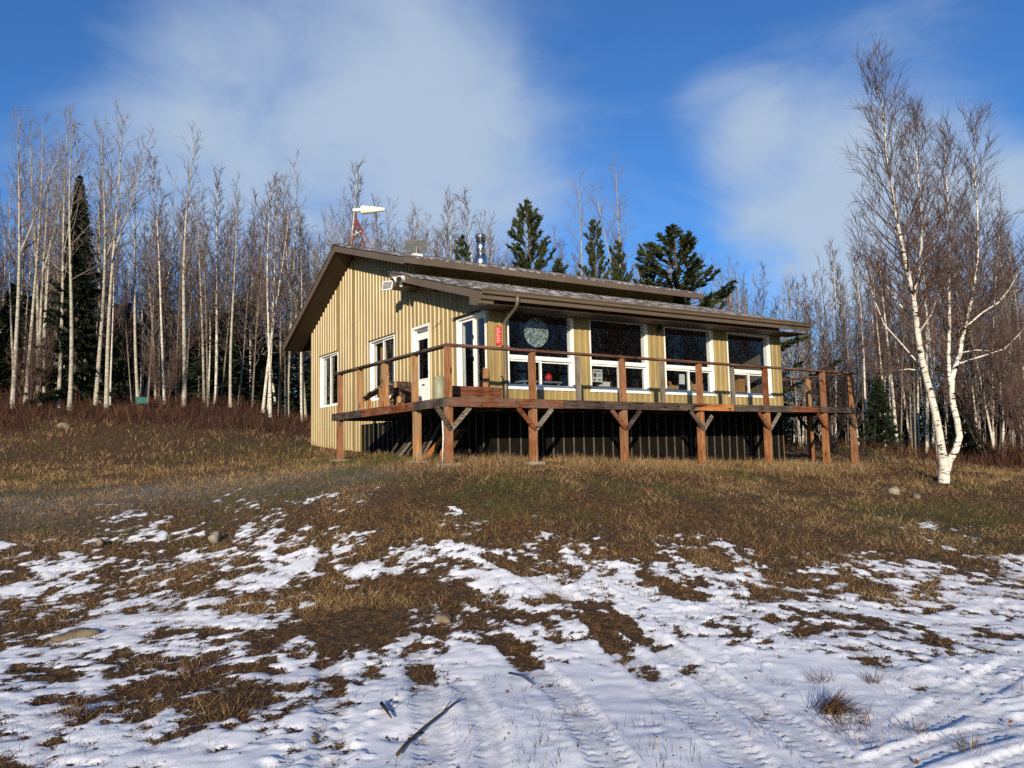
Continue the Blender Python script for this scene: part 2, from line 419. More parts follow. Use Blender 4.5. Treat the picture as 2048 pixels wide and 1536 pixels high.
# ------------------------------------------------------------------ snow cover and wheel tracks
_sn = [(1200,1400,1),(1000,1500,1),(1500,1300,1),(1800,1200,.95),(2000,1300,1),(1700,1450,1),(800,1490,1),(1300,1170,.8),(1950,1150,.9),(1600,1160,.75),(2040,1110,.6),
 (250,1160,1),(160,1130,.7),(60,1150,.7),(380,1165,.7),(450,1255,.95),(560,1160,.7),(560,1280,.95),(330,1230,.75),(820,1300,.95),(60,1470,.95),(40,1360,.85),(150,1400,.5),(640,1450,.8),(430,1330,.75),(1000,1240,.7),(700,1120,.6),(940,1100,.75),(980,1120,.8),
 (100,1210,.0),(240,1205,.1),(350,1330,.25),(240,1430,.3),(130,1425,.15),(460,1420,.3),(620,1370,.2),(560,1345,.3),(290,1340,.3),(170,1330,.35),(380,1390,.55),(650,1210,.2),(680,1240,.15),(800,1250,.25),(850,1180,.05),(720,1350,.9),(880,1400,1),
 (720,1180,.15),(760,1230,.1),(640,1300,.25),(700,1280,.3),(1060,1170,.5),(900,1230,.35),(1130,1340,.8),(760,1090,.15),(600,1085,.4),(420,1080,.25),(520,1110,.6),(300,1090,.25),(450,1050,.5),(430,1000,.35),(620,1000,.0),(60,1080,.05),(1100,1050,0),(1350,1060,0),(1600,1060,-.1),(1800,1060,-.1),(1250,1110,.1),(1420,1130,.5),(1500,1130,.35),(1700,1110,.2),(1850,1090,.0),
 (900,1030,0),(760,1010,.35),(200,960,-.2),(40,930,.0),(70,905,.30),(20,885,.35),(600,940,-.3),(1000,960,-.5),(1300,980,-.5),(1700,980,-.5),(2000,1000,-.4),(1900,1040,-.2),(2046,1090,.7),(1150,1150,.75),(1080,1180,.7),(1200,1230,.75),(1550,1245,.45),(1650,1240,.5),(1480,1222,.6),(1400,1165,.45),(1700,1195,.5),(1750,1252,.62),(1330,1205,.5),
 (150,1536,.6),(350,1520,.6),(500,1500,.9),(550,1536,1)]
_sp = np.array([[*on_ground(a, b)[:2], c] for a, b, c in _sn])
_sd = np.array([max(.35, .085*np.hypot(*(q[:2]-CP[:2]))) for q in _sp])
def tracks_px(l): return np.array([on_ground(a, b)[:2] for a, b in l])
_tr = [(tracks_px(l), w) for l, w in [
 ([(655,1600),(662,1400),(660,1290),(652,1150),(645,1090)],.11),([(880,1600),(860,1430),(832,1310),(802,1180),(785,1130)],.11),
 ([(1260,1600),(1130,1400),(1010,1290),(905,1200),(850,1165)],.12),([(1560,1600),(1330,1380),(1180,1240),(1070,1155),(980,1115)],.12),
 ([(1760,1600),(1480,1400),(1330,1300),(1200,1225)],.13),([(2100,1500),(1700,1300),(1520,1235),(1380,1190),(1290,1150)],.12),
 ([(2100,1330),(1800,1262),(1650,1215),(1480,1165)],.12),([(1840,1462),(1980,1372),(2100,1300)],.13),([(1740,1560),(1900,1500),(2100,1450)],.12),
 ([(1600,1150),(1800,1172),(2100,1212)],.10),([(1560,1178),(1800,1222),(2100,1285)],.10),([(1000,1600),(980,1480),(930,1380)],.09),([(1900,1600),(2100,1530)],.12)]]
def track_field(x, y):
    """depth 0..1 inside, berm 0..1 beside, arc length and side offset of the nearest track"""
    best = np.full(x.shape, 9.0); s_ = np.zeros_like(x); d_ = np.zeros_like(x); wd = np.full(x.shape, .12)
    for P, w in _tr:
        acc = 0.
        for a, b in zip(P[:-1], P[1:]):
            t = b-a; L = np.hypot(*t); t = t/L
            lx = x-a[0]; ly = y-a[1]; s = lx*t[0]+ly*t[1]; d = -lx*t[1]+ly*t[0]
            sc = np.clip(s, 0, L); dist = np.hypot(d, s-sc)/w
            m = dist < best
            best = np.where(m, dist, best); s_ = np.where(m, acc+s, s_); d_ = np.where(m, d, d_); wd = np.where(m, w, wd)
            acc += L
    return best, s_, d_
def snow_macro(x, y):
    num = np.zeros_like(x); den = np.full_like(x, 1e-9)
    for (a, b, c), s in zip(_sp, _sd):
        w = np.exp(-((x-a)**2+(y-b)**2)/(2*s*s))+1e-7/((x-a)**2+(y-b)**2+1)**2
        num += w*c; den += w
    return num/den
def snow_mask(x, y, tf=None):
    u, v = uv_of(x, y)
    m = snow_macro(x, y)
    n = fbm(x*1.6, y*1.6, 3, 5); n2 = fbm(x*7, y*7, 11, 4)
    k = m*1.15 - .655 + (n-.5)*1.3 + (n2-.5)*1.25 + (fbm(x*22, y*22, 13, 2)-.5)*.55
    if tf is not None:
        k = k - (.16+.55*np.exp(-((u-7.4)/1.6)**2)*sstep(2.6, .6, v))*(1-sstep(.8, 1.1, tf[0]))*sstep(.40, .52, fbm(x*2.2, y*2.2, 31, 3))
    k = np.where(m > .93, np.maximum(k, .18+(n2-.5)*.5), k)
    far = sstep(12, 15, u)
    return np.clip(.5+k*1.6-far*.5, 0, 1)
def micro(x, y):
    return (fbm(x*.7, y*.7, 5, 3)-.5)*.085 + (fbm(x*4, y*4, 8, 3)-.5)*.026

# ------------------------------------------------------------------ ground sheet
def ground_z(x, y): 
    u, v = uv_of(x, y); return gz(x, y)+micro(x, y)*sstep(2.0, 5.0, np.abs(u)+.0)
def make_ground():
    u = [-300, -140, -70, -40, -20, -10, -5, -2, 0, 1.5, 2.5, 3.2]
    while u[-1] < 17: u.append(u[-1]*1.0056)
    while u[-1] < 60: u.append(u[-1]*1.025)
    while u[-1] < 900: u.append(u[-1]*1.25)
    v = list(np.arange(0, 6.6, .027))
    while v[-1] < 11: v.append(v[-1]+.065)
    while v[-1] < 45: v.append(v[-1]*1.03)
    while v[-1] < 900: v.append(v[-1]*1.3)
    v = np.array(sorted([-a for a in v[1:]]+v)); u = np.array(u)
    UU, VV = np.meshgrid(u, v, indexing='ij'); UU = UU.ravel(); VV = VV.ravel()
    x = CP[0]+UU*EF[0]+VV*ER[0]; y = CP[1]+UU*EF[1]+VV*ER[1]
    z = gz(x, y)
    near = (UU > 2) & (UU < 24) & (np.abs(VV) < 16)
    S = np.zeros(len(x)); tread = np.zeros(len(x))
    xn, yn = x[near], y[near]
    tf = track_field(xn, yn)
    s = snow_mask(xn, yn, tf); S[near] = s
    ins = 1-sstep(.75, 1.05, tf[0])
    ad = np.abs(tf[2])/.12; blk = np.sin(2*math.pi*(tf[1]/.078)+np.where(tf[2] > 0, 0, math.pi)+1.5*(fbm(xn*6, yn*6, 43, 2)-.5))
    lug = .55*np.cos(2*math.pi*tf[2]/.068)+.75*np.clip(blk*2, -1, 1)*sstep(.40, .62, ad)
    berm = np.exp(-((tf[0]-1.18)/.16)**2)
    wob = fbm(xn*9, yn*9, 41, 3)
    lum = sstep(.60, .78, fbm(xn*13, yn*13, 51, 2))*sstep(.45, .6, fbm(xn*1.1, yn*1.1, 57, 2))
    h = micro(xn, yn) + s*(.022+lum*.018) - ins*s*.013 + ins*s*lug*.0085*(.25+1.1*wob) + berm*s*.011*wob + (1-s)*(fbm(xn*14, yn*14, 61, 3)-.5)*.045
    z[near] += h*sstep(2, 3.4, UU[near])
    tread[near] = ins
    # ground hugging the house is kept smooth
    n, m = len(u), len(v)
    I = np.arange(n*m).reshape(n, m)
    F = np.stack([I[:-1, :-1], I[1:, :-1], I[1:, 1:], I[:-1, 1:]], -1).reshape(-1, 4)
    t = NT('winter_ground')
    at = t.n('ShaderNodeAttribute'); at.attribute_name = 'snow'
    ag = t.n('ShaderNodeAttribute'); ag.attribute_name = 'green'
    av = t.n('ShaderNodeAttribute'); av.attribute_name = 'gravel'
    aw = t.n('ShaderNodeAttribute'); aw.attribute_name = 'litter'
    P = t.coord('Object')
    nf = t.noise(P, 16, 6, .7); nff = t.noise(P, 70, 4, .65); nm = t.noise(P, 2.2, 5, .6)
    dirt = t.ramp(t.math('ADD', t.math('MULTIPLY', nf, .55), t.math('MULTIPLY', nff, .45)),
                  [(.38, (.009, .005, .003)), (.47, (.042, .024, .012)), (.56, (.11, .064, .029)), (.66, (.26, .17, .082))])
    dry = t.mix(t.mrange(nm, .38, .66), dirt, t.mix(1., dirt, (1.35, 1.18, .85), 'MULTIPLY'))
    green = t.ramp(nff, [(.3, (.014, .015, .004)), (.7, (.085, .085, .022))])
    c = t.mix(t.math('MULTIPLY', ag.outputs['Fac'], t.mrange(nf, .35, .6), True), dry, green)
    grav = t.ramp(nff, [(.30, (.05, .042, .032)), (.5, (.15, .13, .10)), (.66, (.34, .31, .26))])
    c = t.mix(t.math('MULTIPLY', av.outputs['Fac'], t.mrange(nf, .3, .55), True), c, grav)
    lit = t.ramp(nff, [(.3, (.018, .010, .007)), (.55, (.062, .030, .016)), (.72, (.14, .066, .032))])
    c = t.mix(aw.outputs['Fac'], c, lit)
    sf = t.math('ADD', at.outputs['Fac'], t.math('ADD', t.math('MULTIPLY', t.math('SUBTRACT', nf, .5), 1.15), t.math('MULTIPLY', t.math('SUBTRACT', nff, .5), 1.1)))
    sf = t.mrange(sf, .40, .60)
    sn_ = t.ramp(t.noise(P, 5, 5, .6), [(.3, (.78, .79, .82)), (.7, (.90, .90, .91))])
    ak = t.n('ShaderNodeAttribute'); ak.attribute_name = 'track'
    sn_ = t.mix(t.math('MULTIPLY', ak.outputs['Fac'], t.mrange(nf, .42, .66, .05, .55), True), sn_, (.40, .37, .34))
    col = t.mix(sf, c, sn_)
    b1 = t.n('ShaderNodeBump'); b1.inputs['Strength'].default_value = .55; b1.inputs['Distance'].default_value = .03
    rgh = t.math('MULTIPLY', t.math('ADD', t.math('MULTIPLY', nff, .5), t.math('MULTIPLY', nf, .6)), t.math('SUBTRACT', 1.0, t.math('MULTIPLY', sf, .78)))
    t.l(t.math('ADD', rgh, t.math('MULTIPLY', sf, .35)), b1.inputs['Height'])
    rg = t.mix(sf, (.92,)*3, (.55,)*3)
    t.pbr(col, rg, 0, b1.outputs[0], .2)
    me = np_mesh('ground', np.c_[x, y, z], [F], t.m, True)
    def attr(nm, val):
        a = me.attributes.new(nm, 'FLOAT', 'POINT'); a.data.foreach_set('value', val.astype(np.float32))
    attr('snow', S); attr('track', tread)
    px_, py_, dd = [np.array(q) for q in zip(*[(1, 1, 1)])]
    u_, v_ = uv_of(x, y)
    gre = np.zeros(len(x))
    for a, b, r in [(1420,995,1.0),(1560,1010,1.0),(1750,1040,1.3),(1880,1060,1.2),(1650,905,1.5),(1850,890,2.5),(1000,975,.8),(2000,930,2.5),(1200,1000,.8),(380,905,1.5),(600,930,1.2)]:
        q = on_ground(a, b); gre = np.maximum(gre, np.exp(-((x-q[0])**2+(y-q[1])**2)/(2*r*r)))
    attr('green', gre*sstep(.35, .6, fbm(x*.9, y*.9, 71, 3)))
    gr = np.zeros(len(x))
    for a, b, r in [(600,955,1.6),(450,965,1.6),(250,985,1.8),(80,1000,1.8),(720,945,1.0)]:
        q = on_ground(a, b); gr = np.maximum(gr, np.exp(-((x-q[0])**2+(y-q[1])**2)/(2*r*r)))
    attr('gravel', gr)
    attr('litter', litter_zone(x, y))
    o = bpy.data.objects.new('ground', me); COL.objects.link(o)
    return tag(o, 'sloping yard of brown grass with patchy snow and wheel tracks', kind='structure')
def litter_zone(x, y):
    # forest floor: beyond the wood's edge
    u, v = uv_of(x, y)
    edge = edge_depth(v/np.maximum(u, 1))
    return sstep(-5.5, -1.0, u-edge+(fbm(x*.4, y*.4, 81, 3)-.5)*5)
def edge_depth(k):
    """depth of the wood's edge for a sideways slope k"""
    return np.interp(k, [-1.2, -.66, -.45, -.30, -.1, .2, .35, .45, .6, 1.2], [30, 31.5, 32.5, 34, 39, 42, 38, 33, 30.5, 28])
ground = make_ground()

# ------------------------------------------------------------------ house
XG, YW, XR, YB = 1.935, 1.60, 12.03, 12.94        # gable wall plane, window wall plane, far end wall, rear wall
XO, XRU, XRL = 1.25, 12.0, 12.42                  # rake plane, roof far ends
PK, EF_, ER_ = (9.0, 5.25), (4.42, 3.875), (13.85, 2.83)      # ridge, upper front eave, rear eave (Y, z) on top of the roof
LT, LF = (5.35, 3.68), (0.82, 2.345)               # lower roof: top, front eave
RT_ = 0.19                                        # roof build-up
def tilt(x): return .0105*(x-1.25)
def upper_z(y): return PK[1]+(y-PK[0])*((PK[1]-EF_[1])/(PK[0]-EF_[0])) if y <= PK[0] else PK[1]-(y-PK[0])*((PK[1]-ER_[1])/(ER_[0]-PK[0]))
def lower_z(y): return LF[1]+(y-LF[0])*((LT[1]-LF[1])/(LT[0]-LF[0]))
CLY = 5.2                                         # clerestory wall
house = empty('house', (6.5, 7, -1.2), 'tan metal-sided house with stepped brown roof behind the raised deck', 'house')
house_parts = []
def hp(mb, name, mat, parent=None, smooth=False):
    o = mb.build(name, mat, None, smooth); p = parent or house
    o.parent = p; o.matrix_parent_inverse = Matrix.Translation(-house.location); house_parts.append(o)
    if p is not house: o.matrix_parent_inverse = Matrix.Identity(4)
    return o
# walls: local (u along wall, d inward, z)
def gw(u, d, z): return (XG+d, u, z)
def fw(u, d, z): return (u, YW+d, z)
def wbox(mb, W, u0, u1, d0, d1, z0, z1):
    v = [W(u, d, z) for z in (z0, z1) for u, d in ((u0, d0), (u1, d0), (u1, d1), (u0, d1))]
    mb.add(v, [(3, 2, 1, 0), (4, 5, 6, 7), (0, 1, 5, 4), (1, 2, 6, 5), (2, 3, 7, 6), (3, 0, 4, 7)]); return mb
def sheet(W, u0, u1, bot, top, holes, spacing, brk=(), rib=.03, off=0.0):
    """ribbed metal cladding with openings; bot/top are functions of u"""
    mb = MB()
    ks = sorted(set([u0, u1]+[b for b in brk if u0 < b < u1]+[h[i] for h in holes for i in (0, 1) if u0 < h[i] < u1]))
    def spans(u, a, b):
        iv = [(a, b)]
        for h in holes:
            if h[0]-1e-6 <= u <= h[1]+1e-6:
                nv = []
                for s, e in iv:
                    if h[2] > s: nv.append((s, min(e, h[2])))
                    if h[3] < e: nv.append((max(s, h[3]), e))
                iv = [(s, e) for s, e in nv if e-s > 1e-4]
        return iv
    for a, b in zip(ks[:-1], ks[1:]):
        m = (a+b)/2
        for s, e in spans(m, -50, 50):
            za0, zb0 = max(s, bot(a+1e-5)), max(s, bot(b-1e-5)); za1, zb1 = min(e, top(a+1e-5)), min(e, top(b-1e-5))
            if za1 <= za0 and zb1 <= zb0: continue
            mb.add([W(a, off, za0), W(b, off, zb0), W(b, off, zb1), W(a, off, za1)], [(0, 1, 2, 3)])
    u = u0+spacing*.5
    while u < u1-.03:
        a, b, c, d = u-.032, u-.014, u+.014, u+.032
        for s, e in spans(a, -50, 50):
            if not any(h[0]-.035 < u < h[1]+.035 and h[2]-.01 < (max(s, bot(u))+min(e, top(u)))/2 < h[3]+.01 for h in holes):
                lo = [max(s, bot(x)) for x in (a, b, c, d)]; hi = [min(e, top(x)) for x in (a, b, c, d)]
                if min(hi) <= max(lo): continue
                dd = [off-.001, off-rib, off-rib, off-.001]
                v = [W(x, k, z) for x, k, z in zip((a, b, c, d), dd, lo)]+[W(x, k, z) for x, k, z in zip((a, b, c, d), dd, hi)]
                mb.add(v, [(0, 1, 5, 4), (1, 2, 6, 5), (2, 3, 7, 6), (4, 5, 6, 7)])
        u += spacing
    return mb
# openings
GW1 = (10.45, 12.03, .55, 2.26); GW2 = (6.36, 8.0, .50, 2.23); GDR = (4.36, 5.31, .02, 2.23); GPT = (1.70, 3.01, .02, 2.11)
FWIN = [(2.42, 4.31), (4.80, 6.72), (7.31, 9.17), (9.74, 11.60)]
FZ0, FZ1 = .40, 2.17
fholes = [(a, b, FZ0, FZ1) for a, b in FWIN]
def gable_top(y):
    if y < CLY: return lower_z(y)-.12
    return upper_z(y)-.12
def gbot(y): return -.14 if y < 8.6 else g1(XG, y)-.25
SEAM = 9.26
hp(sheet(gw, YW, SEAM-.008, gbot, gable_top, [GW2, GDR, GPT], .215, (CLY, CLY-.001, 8.6, 8.599, PK[0])), 'wall', M['siding'])
hp(sheet(gw, SEAM+.008, YB, gbot, gable_top, [GW1], .215, (10, 11, 12)), 'wall', M['siding'])
mb = MB(); wbox(mb, gw, SEAM-.008, SEAM+.008, .01, .03, -.6, 5.1); hp(mb, 'seam_strip', M['soffit'])
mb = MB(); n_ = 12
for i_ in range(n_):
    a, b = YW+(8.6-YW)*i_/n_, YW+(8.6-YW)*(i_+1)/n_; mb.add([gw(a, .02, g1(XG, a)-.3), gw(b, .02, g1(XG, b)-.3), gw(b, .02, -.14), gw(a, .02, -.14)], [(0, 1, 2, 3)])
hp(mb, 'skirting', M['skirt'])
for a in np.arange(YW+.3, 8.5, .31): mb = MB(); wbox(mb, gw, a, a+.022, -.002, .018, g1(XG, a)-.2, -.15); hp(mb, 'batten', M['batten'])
hp(sheet(fw, XG, XR, lambda x: -.14, lambda x: lower_z(YW)-.02+tilt(x), fholes, .19), 'wall', M['siding'])
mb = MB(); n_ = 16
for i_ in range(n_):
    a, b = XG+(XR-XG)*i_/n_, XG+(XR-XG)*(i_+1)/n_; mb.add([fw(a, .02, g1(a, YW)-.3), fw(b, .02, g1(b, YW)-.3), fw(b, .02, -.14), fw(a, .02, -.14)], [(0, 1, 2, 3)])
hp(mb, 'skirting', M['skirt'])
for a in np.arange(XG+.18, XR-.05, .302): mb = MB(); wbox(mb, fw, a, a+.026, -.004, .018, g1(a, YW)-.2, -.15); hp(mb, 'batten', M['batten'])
def rw(u, d, z): return (XR-d, u, z)
def bw(u, d, z): return (u, YB-d, z)
def cw(u, d, z): return (u, CLY+d, z)
def r_top(y): return lower_z(y)+tilt(XR)-.12 if y < CLY else (upper_z(y)+tilt(XR)-.16)
hp(sheet(rw, YW, YB, lambda y: g1(XR, y)-.3, r_top, [], .215, (CLY, CLY-.001, PK[0])), 'wall', M['siding'])
hp(sheet(bw, XG, XR, lambda x: g1(x, YB)-.3, lambda x: upper_z(YB)-.1, [], .215, (4, 6, 8, 10)), 'wall', M['siding'])
hp(sheet(cw, XG, XR-.55, lambda x: 3.2, lambda x: upper_z(CLY)-.16+tilt(x), [], .215), 'clerestory_wall', M['siding'])
# corner trims
mb = MB(); mb.box(XG-.028, XG+.045, YW-.028, YW+.045, -.14, 2.42); hp(mb, 'corner_trim', M['siding'])
mb = MB(); mb.box(XR-.045, XR+.028, YW-.028, YW+.045, -.14, 2.52); hp(mb, 'corner_trim', M['siding'])
# concrete foot
mb = MB(); mb.box(11.2, 12.5, 1.0, 2.2, -1.85, -1.52); hp(mb, 'foundation_pad', M['concrete'])

# roofs -------------------------------------------------------------
def slab(y0, z0, y1, z1, xa, xb, th):
    """sloping sheet, ribs running down the slope"""
    mb = MB(); n = int(round((xb-xa)/.23)); L = math.hypot(y1-y0, z1-z0); ny, nz = -(z1-z0)/L, (y1-y0)/L
    if nz < 0: ny, nz = -ny, -nz
    prof = []
    for i in range(n):
        x = xa+(xb-xa)*i/n; w = (xb-xa)/n
        prof += [(x, 0), (x+w*.40, 0), (x+w*.46, .022), (x+w*.60, .022), (x+w*.66, 0)]
    prof.append((xb, 0))
    v = []
    for x, h in prof:
        for y, z in ((y0, z0), (y1, z1)): v.append((x, y+ny*h, z+nz*h+tilt(x)))
    k = len(prof); f = [(2*i, 2*i+2, 2*i+3, 2*i+1) for i in range(k-1)]
    b = len(v)
    for x, h in prof:
        for y, z in ((y0, z0), (y1, z1)): v.append((x, y-ny*th, z-nz*th+tilt(x)))
    f += [(b+2*i, b+2*i+1, b+2*i+3, b+2*i+2) for i in range(k-1)]
    f += [(2*i, b+2*i, b+2*i+2, 2*i+2) for i in range(k-1)]+[(2*i+1, 2*i+3, b+2*i+3, b+2*i+1) for i in range(k-1)]
    f += [(0, 1, b+1, b), (2*k-2, b+2*k-2, b+2*k-1, 2*k-1)]
    return mb.add(v, f)
rf_front = hp(slab(EF_[0]-.04, upper_z(EF_[0]-.04), PK[0], PK[1], XO-.03, XRU+.03, .02), 'roof', M['roof'])
rf_rear = hp(slab(ER_[0]+.04, upper_z(ER_[0]+.04), PK[0]+.004, PK[1], XO-.03, XRU+.03, .02), 'roof', M['roof'])
rf_low = hp(slab(LF[0]-.04, lower_z(LF[0]-.04), CLY-.01, lower_z(CLY-.01), XO-.03, XRL+.03, .02), 'roof', M['roof'])
mb = MB(); mb.prism([(PK[0]-.16, PK[1]-.022), (PK[0], PK[1]+.03), (PK[0]+.16, PK[1]-.05), (PK[0]+.16, PK[1]-.058), (PK[0], PK[1]+.024), (PK[0]-.16, PK[1]-.03)], 'x', XO-.035, XRU+.035)
mb.v = [(x, y, z+tilt(x)) for x, y, z in mb.v]; hp(mb, 'ridge_cap', M['soffit'])
def sloped(mb, x0, x1, ya, za, yb, zb, h0, h1):
    """board following a slope between x0..x1, from h0 to h1 below the line"""
    v = []
    for x in (x0, x1):
        for y, z in ((ya, za), (yb, zb)):
            for h in (h0, h1): v.append((x, y, z-h+tilt(x)))
    mb.add(v, [(0, 1, 3, 2), (4, 6, 7, 5), (0, 2, 6, 4), (1, 5, 7, 3), (0, 4, 5, 1), (2, 3, 7, 6)]); return mb
# rake fascias (each straight length is a board)
FH = .215
def rake(y0, y1, zf, x0=XO, x1=XO+.03, name='rake_board', h0=.022, h1=FH):
    mb = MB(); sloped(mb, x0, x1, y0, zf(y0), y1, zf(y1), h0, h1); return hp(mb, name, M['trim'])
rake(EF_[0]+.0, 6.0, upper_z); rake(6.006, 8.2, upper_z); rake(8.206, PK[0]-.002, upper_z)
rake(PK[0]+.002, 11.4, upper_z); rake(11.406, ER_[0], upper_z)
rake(LF[0]+.05, 3.0, lower_z); rake(3.006, CLY-.02, lower_z)
rake(EF_[0], PK[0]-.002, upper_z, XRU-.03, XRU); rake(PK[0]+.002, ER_[0], upper_z, XRU-.03, XRU); rake(LF[0]+.05, CLY-.02, lower_z, XRL-.03, XRL)
# boxed return of the lower rake at its upper end, against the gable wall
mb = MB(); mb.prism([(CLY-.01, lower_z(CLY)-.03), (CLY-.01, lower_z(CLY)-.48), (CLY-.42, lower_z(CLY)-.42)], 'x', XO+.002, XG-.03); hp(mb, 'rake_return', M['trim'])
# boxed return at lower front corner
mb = MB(); mb.prism([(LF[0]+.06, 2.06), (LF[0]+.06, 2.20), (1.28, 2.34), (1.28, 2.09)], 'x', XO+.006, XO+.36); hp(mb, 'eave_return', M['trim'])
# eave fascias in lengths
def eave(y0, y1, ze, xs, name='eave_board', h0=.02, h1=.185):
    for a, b in zip(xs[:-1], xs[1:]):
        mb = MB(); sloped(mb, a+.003, b-.003, y0, ze, y1, ze, h0, h1); hp(mb, name, M['trim'])
eave(EF_[0]-.03, EF_[0], EF_[1], [XO, 2.0, 5.2, 8.6, XRU])
eave(ER_[0], ER_[0]+.03, ER_[1], [XO, 6, XRU])
eave(LF[0], LF[0]+.03, LF[1], [XO+.01, 5, 9, XRL], h1=.20)
# soffit boards: rear slope and front slopes of the gable overhang
def soffit_run(y0, y1, zf, w, x0=XO+.032, x1=XG-.025, h=.20):
    n = max(1, int(round((y1-y0)/w)))
    for i in range(n):
        a = y0+(y1-y0)*i/n+.004; b = y0+(y1-y0)*(i+1)/n-.004
        mb = MB(); sloped(mb, x0, x1, a, zf(a), b, zf(b), h-.012, h); hp(mb, 'soffit_board', M['soffit'])
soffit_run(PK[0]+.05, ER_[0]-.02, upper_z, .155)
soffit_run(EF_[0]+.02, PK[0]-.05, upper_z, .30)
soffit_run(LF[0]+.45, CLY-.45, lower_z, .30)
# deck above soffits (closes the roof from below)
mb = MB(); sloped(mb, XO+.031, XRU-.031, EF_[0]+.001, EF_[1], PK[0], PK[1], .03, .10); hp(mb, 'roof_sheathing', M['soffit'])
mb = MB(); sloped(mb, XO+.031, XRU-.031, PK[0]+.001, PK[1], ER_[0]-.001, ER_[1], .03, .10); hp(mb, 'roof_sheathing', M['soffit'])
mb = MB(); sloped(mb, XO+.031, XRL-.031, LF[0]+.031, lower_z(LF[0]+.031), CLY-.012, lower_z(CLY-.012), .03, .10); hp(mb, 'roof_sheathing', M['soffit'])
# level soffit boards under the window-front eave, three long strips
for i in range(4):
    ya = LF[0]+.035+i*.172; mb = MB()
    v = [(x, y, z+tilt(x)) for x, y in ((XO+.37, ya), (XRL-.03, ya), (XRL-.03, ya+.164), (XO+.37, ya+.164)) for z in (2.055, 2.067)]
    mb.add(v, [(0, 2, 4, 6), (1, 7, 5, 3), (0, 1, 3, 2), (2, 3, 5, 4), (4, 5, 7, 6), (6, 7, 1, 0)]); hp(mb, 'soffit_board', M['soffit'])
# gutter: K profile
prof = [(0, 0), (0, -.105), (-.055, -.105), (-.068, -.085), (-.075, -.05), (-.105, -.018), (-.105, 0), (-.097, 0), (-.097, -.014), (-.068, -.046), (-.060, -.08), (-.052, -.097), (-.006, -.097), (-.006, 0)]
mb = MB(); mb.prism([(LF[0]-.004+a, LF[1]+.005+b) for a, b in prof], 'x', XO+.02, XRL+.02); mb.v = [(x, y, z+tilt(x)*1.05) for x, y, z in mb.v]
gut = hp(mb, 'gutter', M['gutter'])
for x in (XO+.019, XRL+.016):
    mb = MB(); mb.prism([(LF[0]-.004+a, LF[1]+.005+b) for a, b in prof[:7]], 'x', x, x+.004); mb.v = [(a, y, z+tilt(a)*1.05) for a, y, z in mb.v]; hp(mb, 'gutter_end', M['gutter'], gut)
# downspout
dx = 2.14; z0 = LF[1]-.09
mb = MB(); mb.tube([(dx, LF[0]-.06, z0), (dx, LF[0]-.06, z0-.10), (dx+.03, LF[0]+.02, z0-.18), (dx+.15, YW-.12, z0-.40), (dx+.17, YW-.065, z0-.50), (dx+.17, YW-.065, .35), (dx+.17, YW-.065, .06)], [.042]*7, 8)
ds = hp(mb, 'downspout', M['gutter'], None, True)
for z in (.5, 1.3): mb = MB(); mb.box(dx+.11, dx+.23, YW-.112, YW-.02, z, z+.03); hp(mb, 'strap', M['gutter'], ds)
# stove pipe through the roof
cx, cyy = 4.83, 6.5; cz = upper_z(cyy)+tilt(cx)
mb = MB(); mb.tube([(cx, cyy, cz-.12), (cx, cyy, cz+.10), (cx, cyy, cz+.30)], [.20, .19, .14], 20); fl = hp(mb, 'chimney_pipe', M['steel'], rf_front, True)
mb = MB(); mb.tube([(cx, cyy, cz+.29), (cx, cyy, cz+.74)], .128, 20); hp(mb, 'chimney_pipe', M['steel'], rf_front, True)
for z, r_, h in ((.42, .136, .02), (.56, .136, .015), (.68, .14, .05)):
    mb = MB(); mb.tube([(cx, cyy, cz+z), (cx, cyy, cz+z+h)], r_, 20); hp(mb, 'band', M['steeldark' if z > .6 else 'steel'], rf_front, True)
mb = MB(); mb.tube([(cx, cyy, cz+.75), (cx, cyy, cz+.80)], .10, 16); hp(mb, 'chimney_throat', M['steeldark'], rf_front, True)
mb = MB(); mb.tube([(cx, cyy, cz+.79), (cx, cyy, cz+.86), (cx, cyy, cz+.90), (cx, cyy, cz+.91)], [.165, .165, .13, .05], 20); hp(mb, 'chimney_cap', M['steel'], rf_front, True)

# windows ------------------------------------------------------------
def ring(mb, W, u0, u1, z0, z1, w, d0, d1, wt=None, wb=None):
    wt = w if wt is None else wt; wb = w if wb is None else wb
    wbox(mb, W, u0, u0+w, d0, d1, z0, z1); wbox(mb, W, u1-w, u1, d0, d1, z0, z1)
    wbox(mb, W, u0+w, u1-w, d0, d1, z1-wt, z1); wbox(mb, W, u0+w, u1-w, d0, d1, z0, z0+wb); return mb
for a, b in FWIN:
    mb = ring(MB(), fw, a+.001, b-.001, FZ0+.001, FZ1-.001, .035, -.014, .20)
    wbox(mb, fw, a+.036, b-.036, .015, .19, 1.04, 1.135)
    win = hp(mb, 'window', M['white'])
    mb = MB(); wbox(mb, fw, a-.02, b+.02, -.034, .02, FZ0-.045, FZ0-.001); hp(mb, 'sill', M['white'], win)
    mb = MB(); wbox(mb, fw, a-.02, b+.02, -.03, .0, FZ1, FZ1+.025); hp(mb, 'drip_cap', M['white'], win)
    mb = MB(); wbox(mb, fw, a+.036, b-.036, .085, .091, 1.136, FZ1-.037); hp(mb, 'pane', M['glass'], win)
    m = (a+b)/2
    for s0, s1, d in ((a+.037, m+.02, .045), (m-.02, b-.037, .080)):
        mb = ring(MB(), fw, s0, s1, FZ0+.038, 1.038, .042, d, d+.03); sash = hp(mb, 'sash', M['white'], win)
        mb = MB(); wbox(mb, fw, s0+.042, s1-.042, d+.012, d+.017, FZ0+.08, .996); hp(mb, 'pane', M['glass'], win)
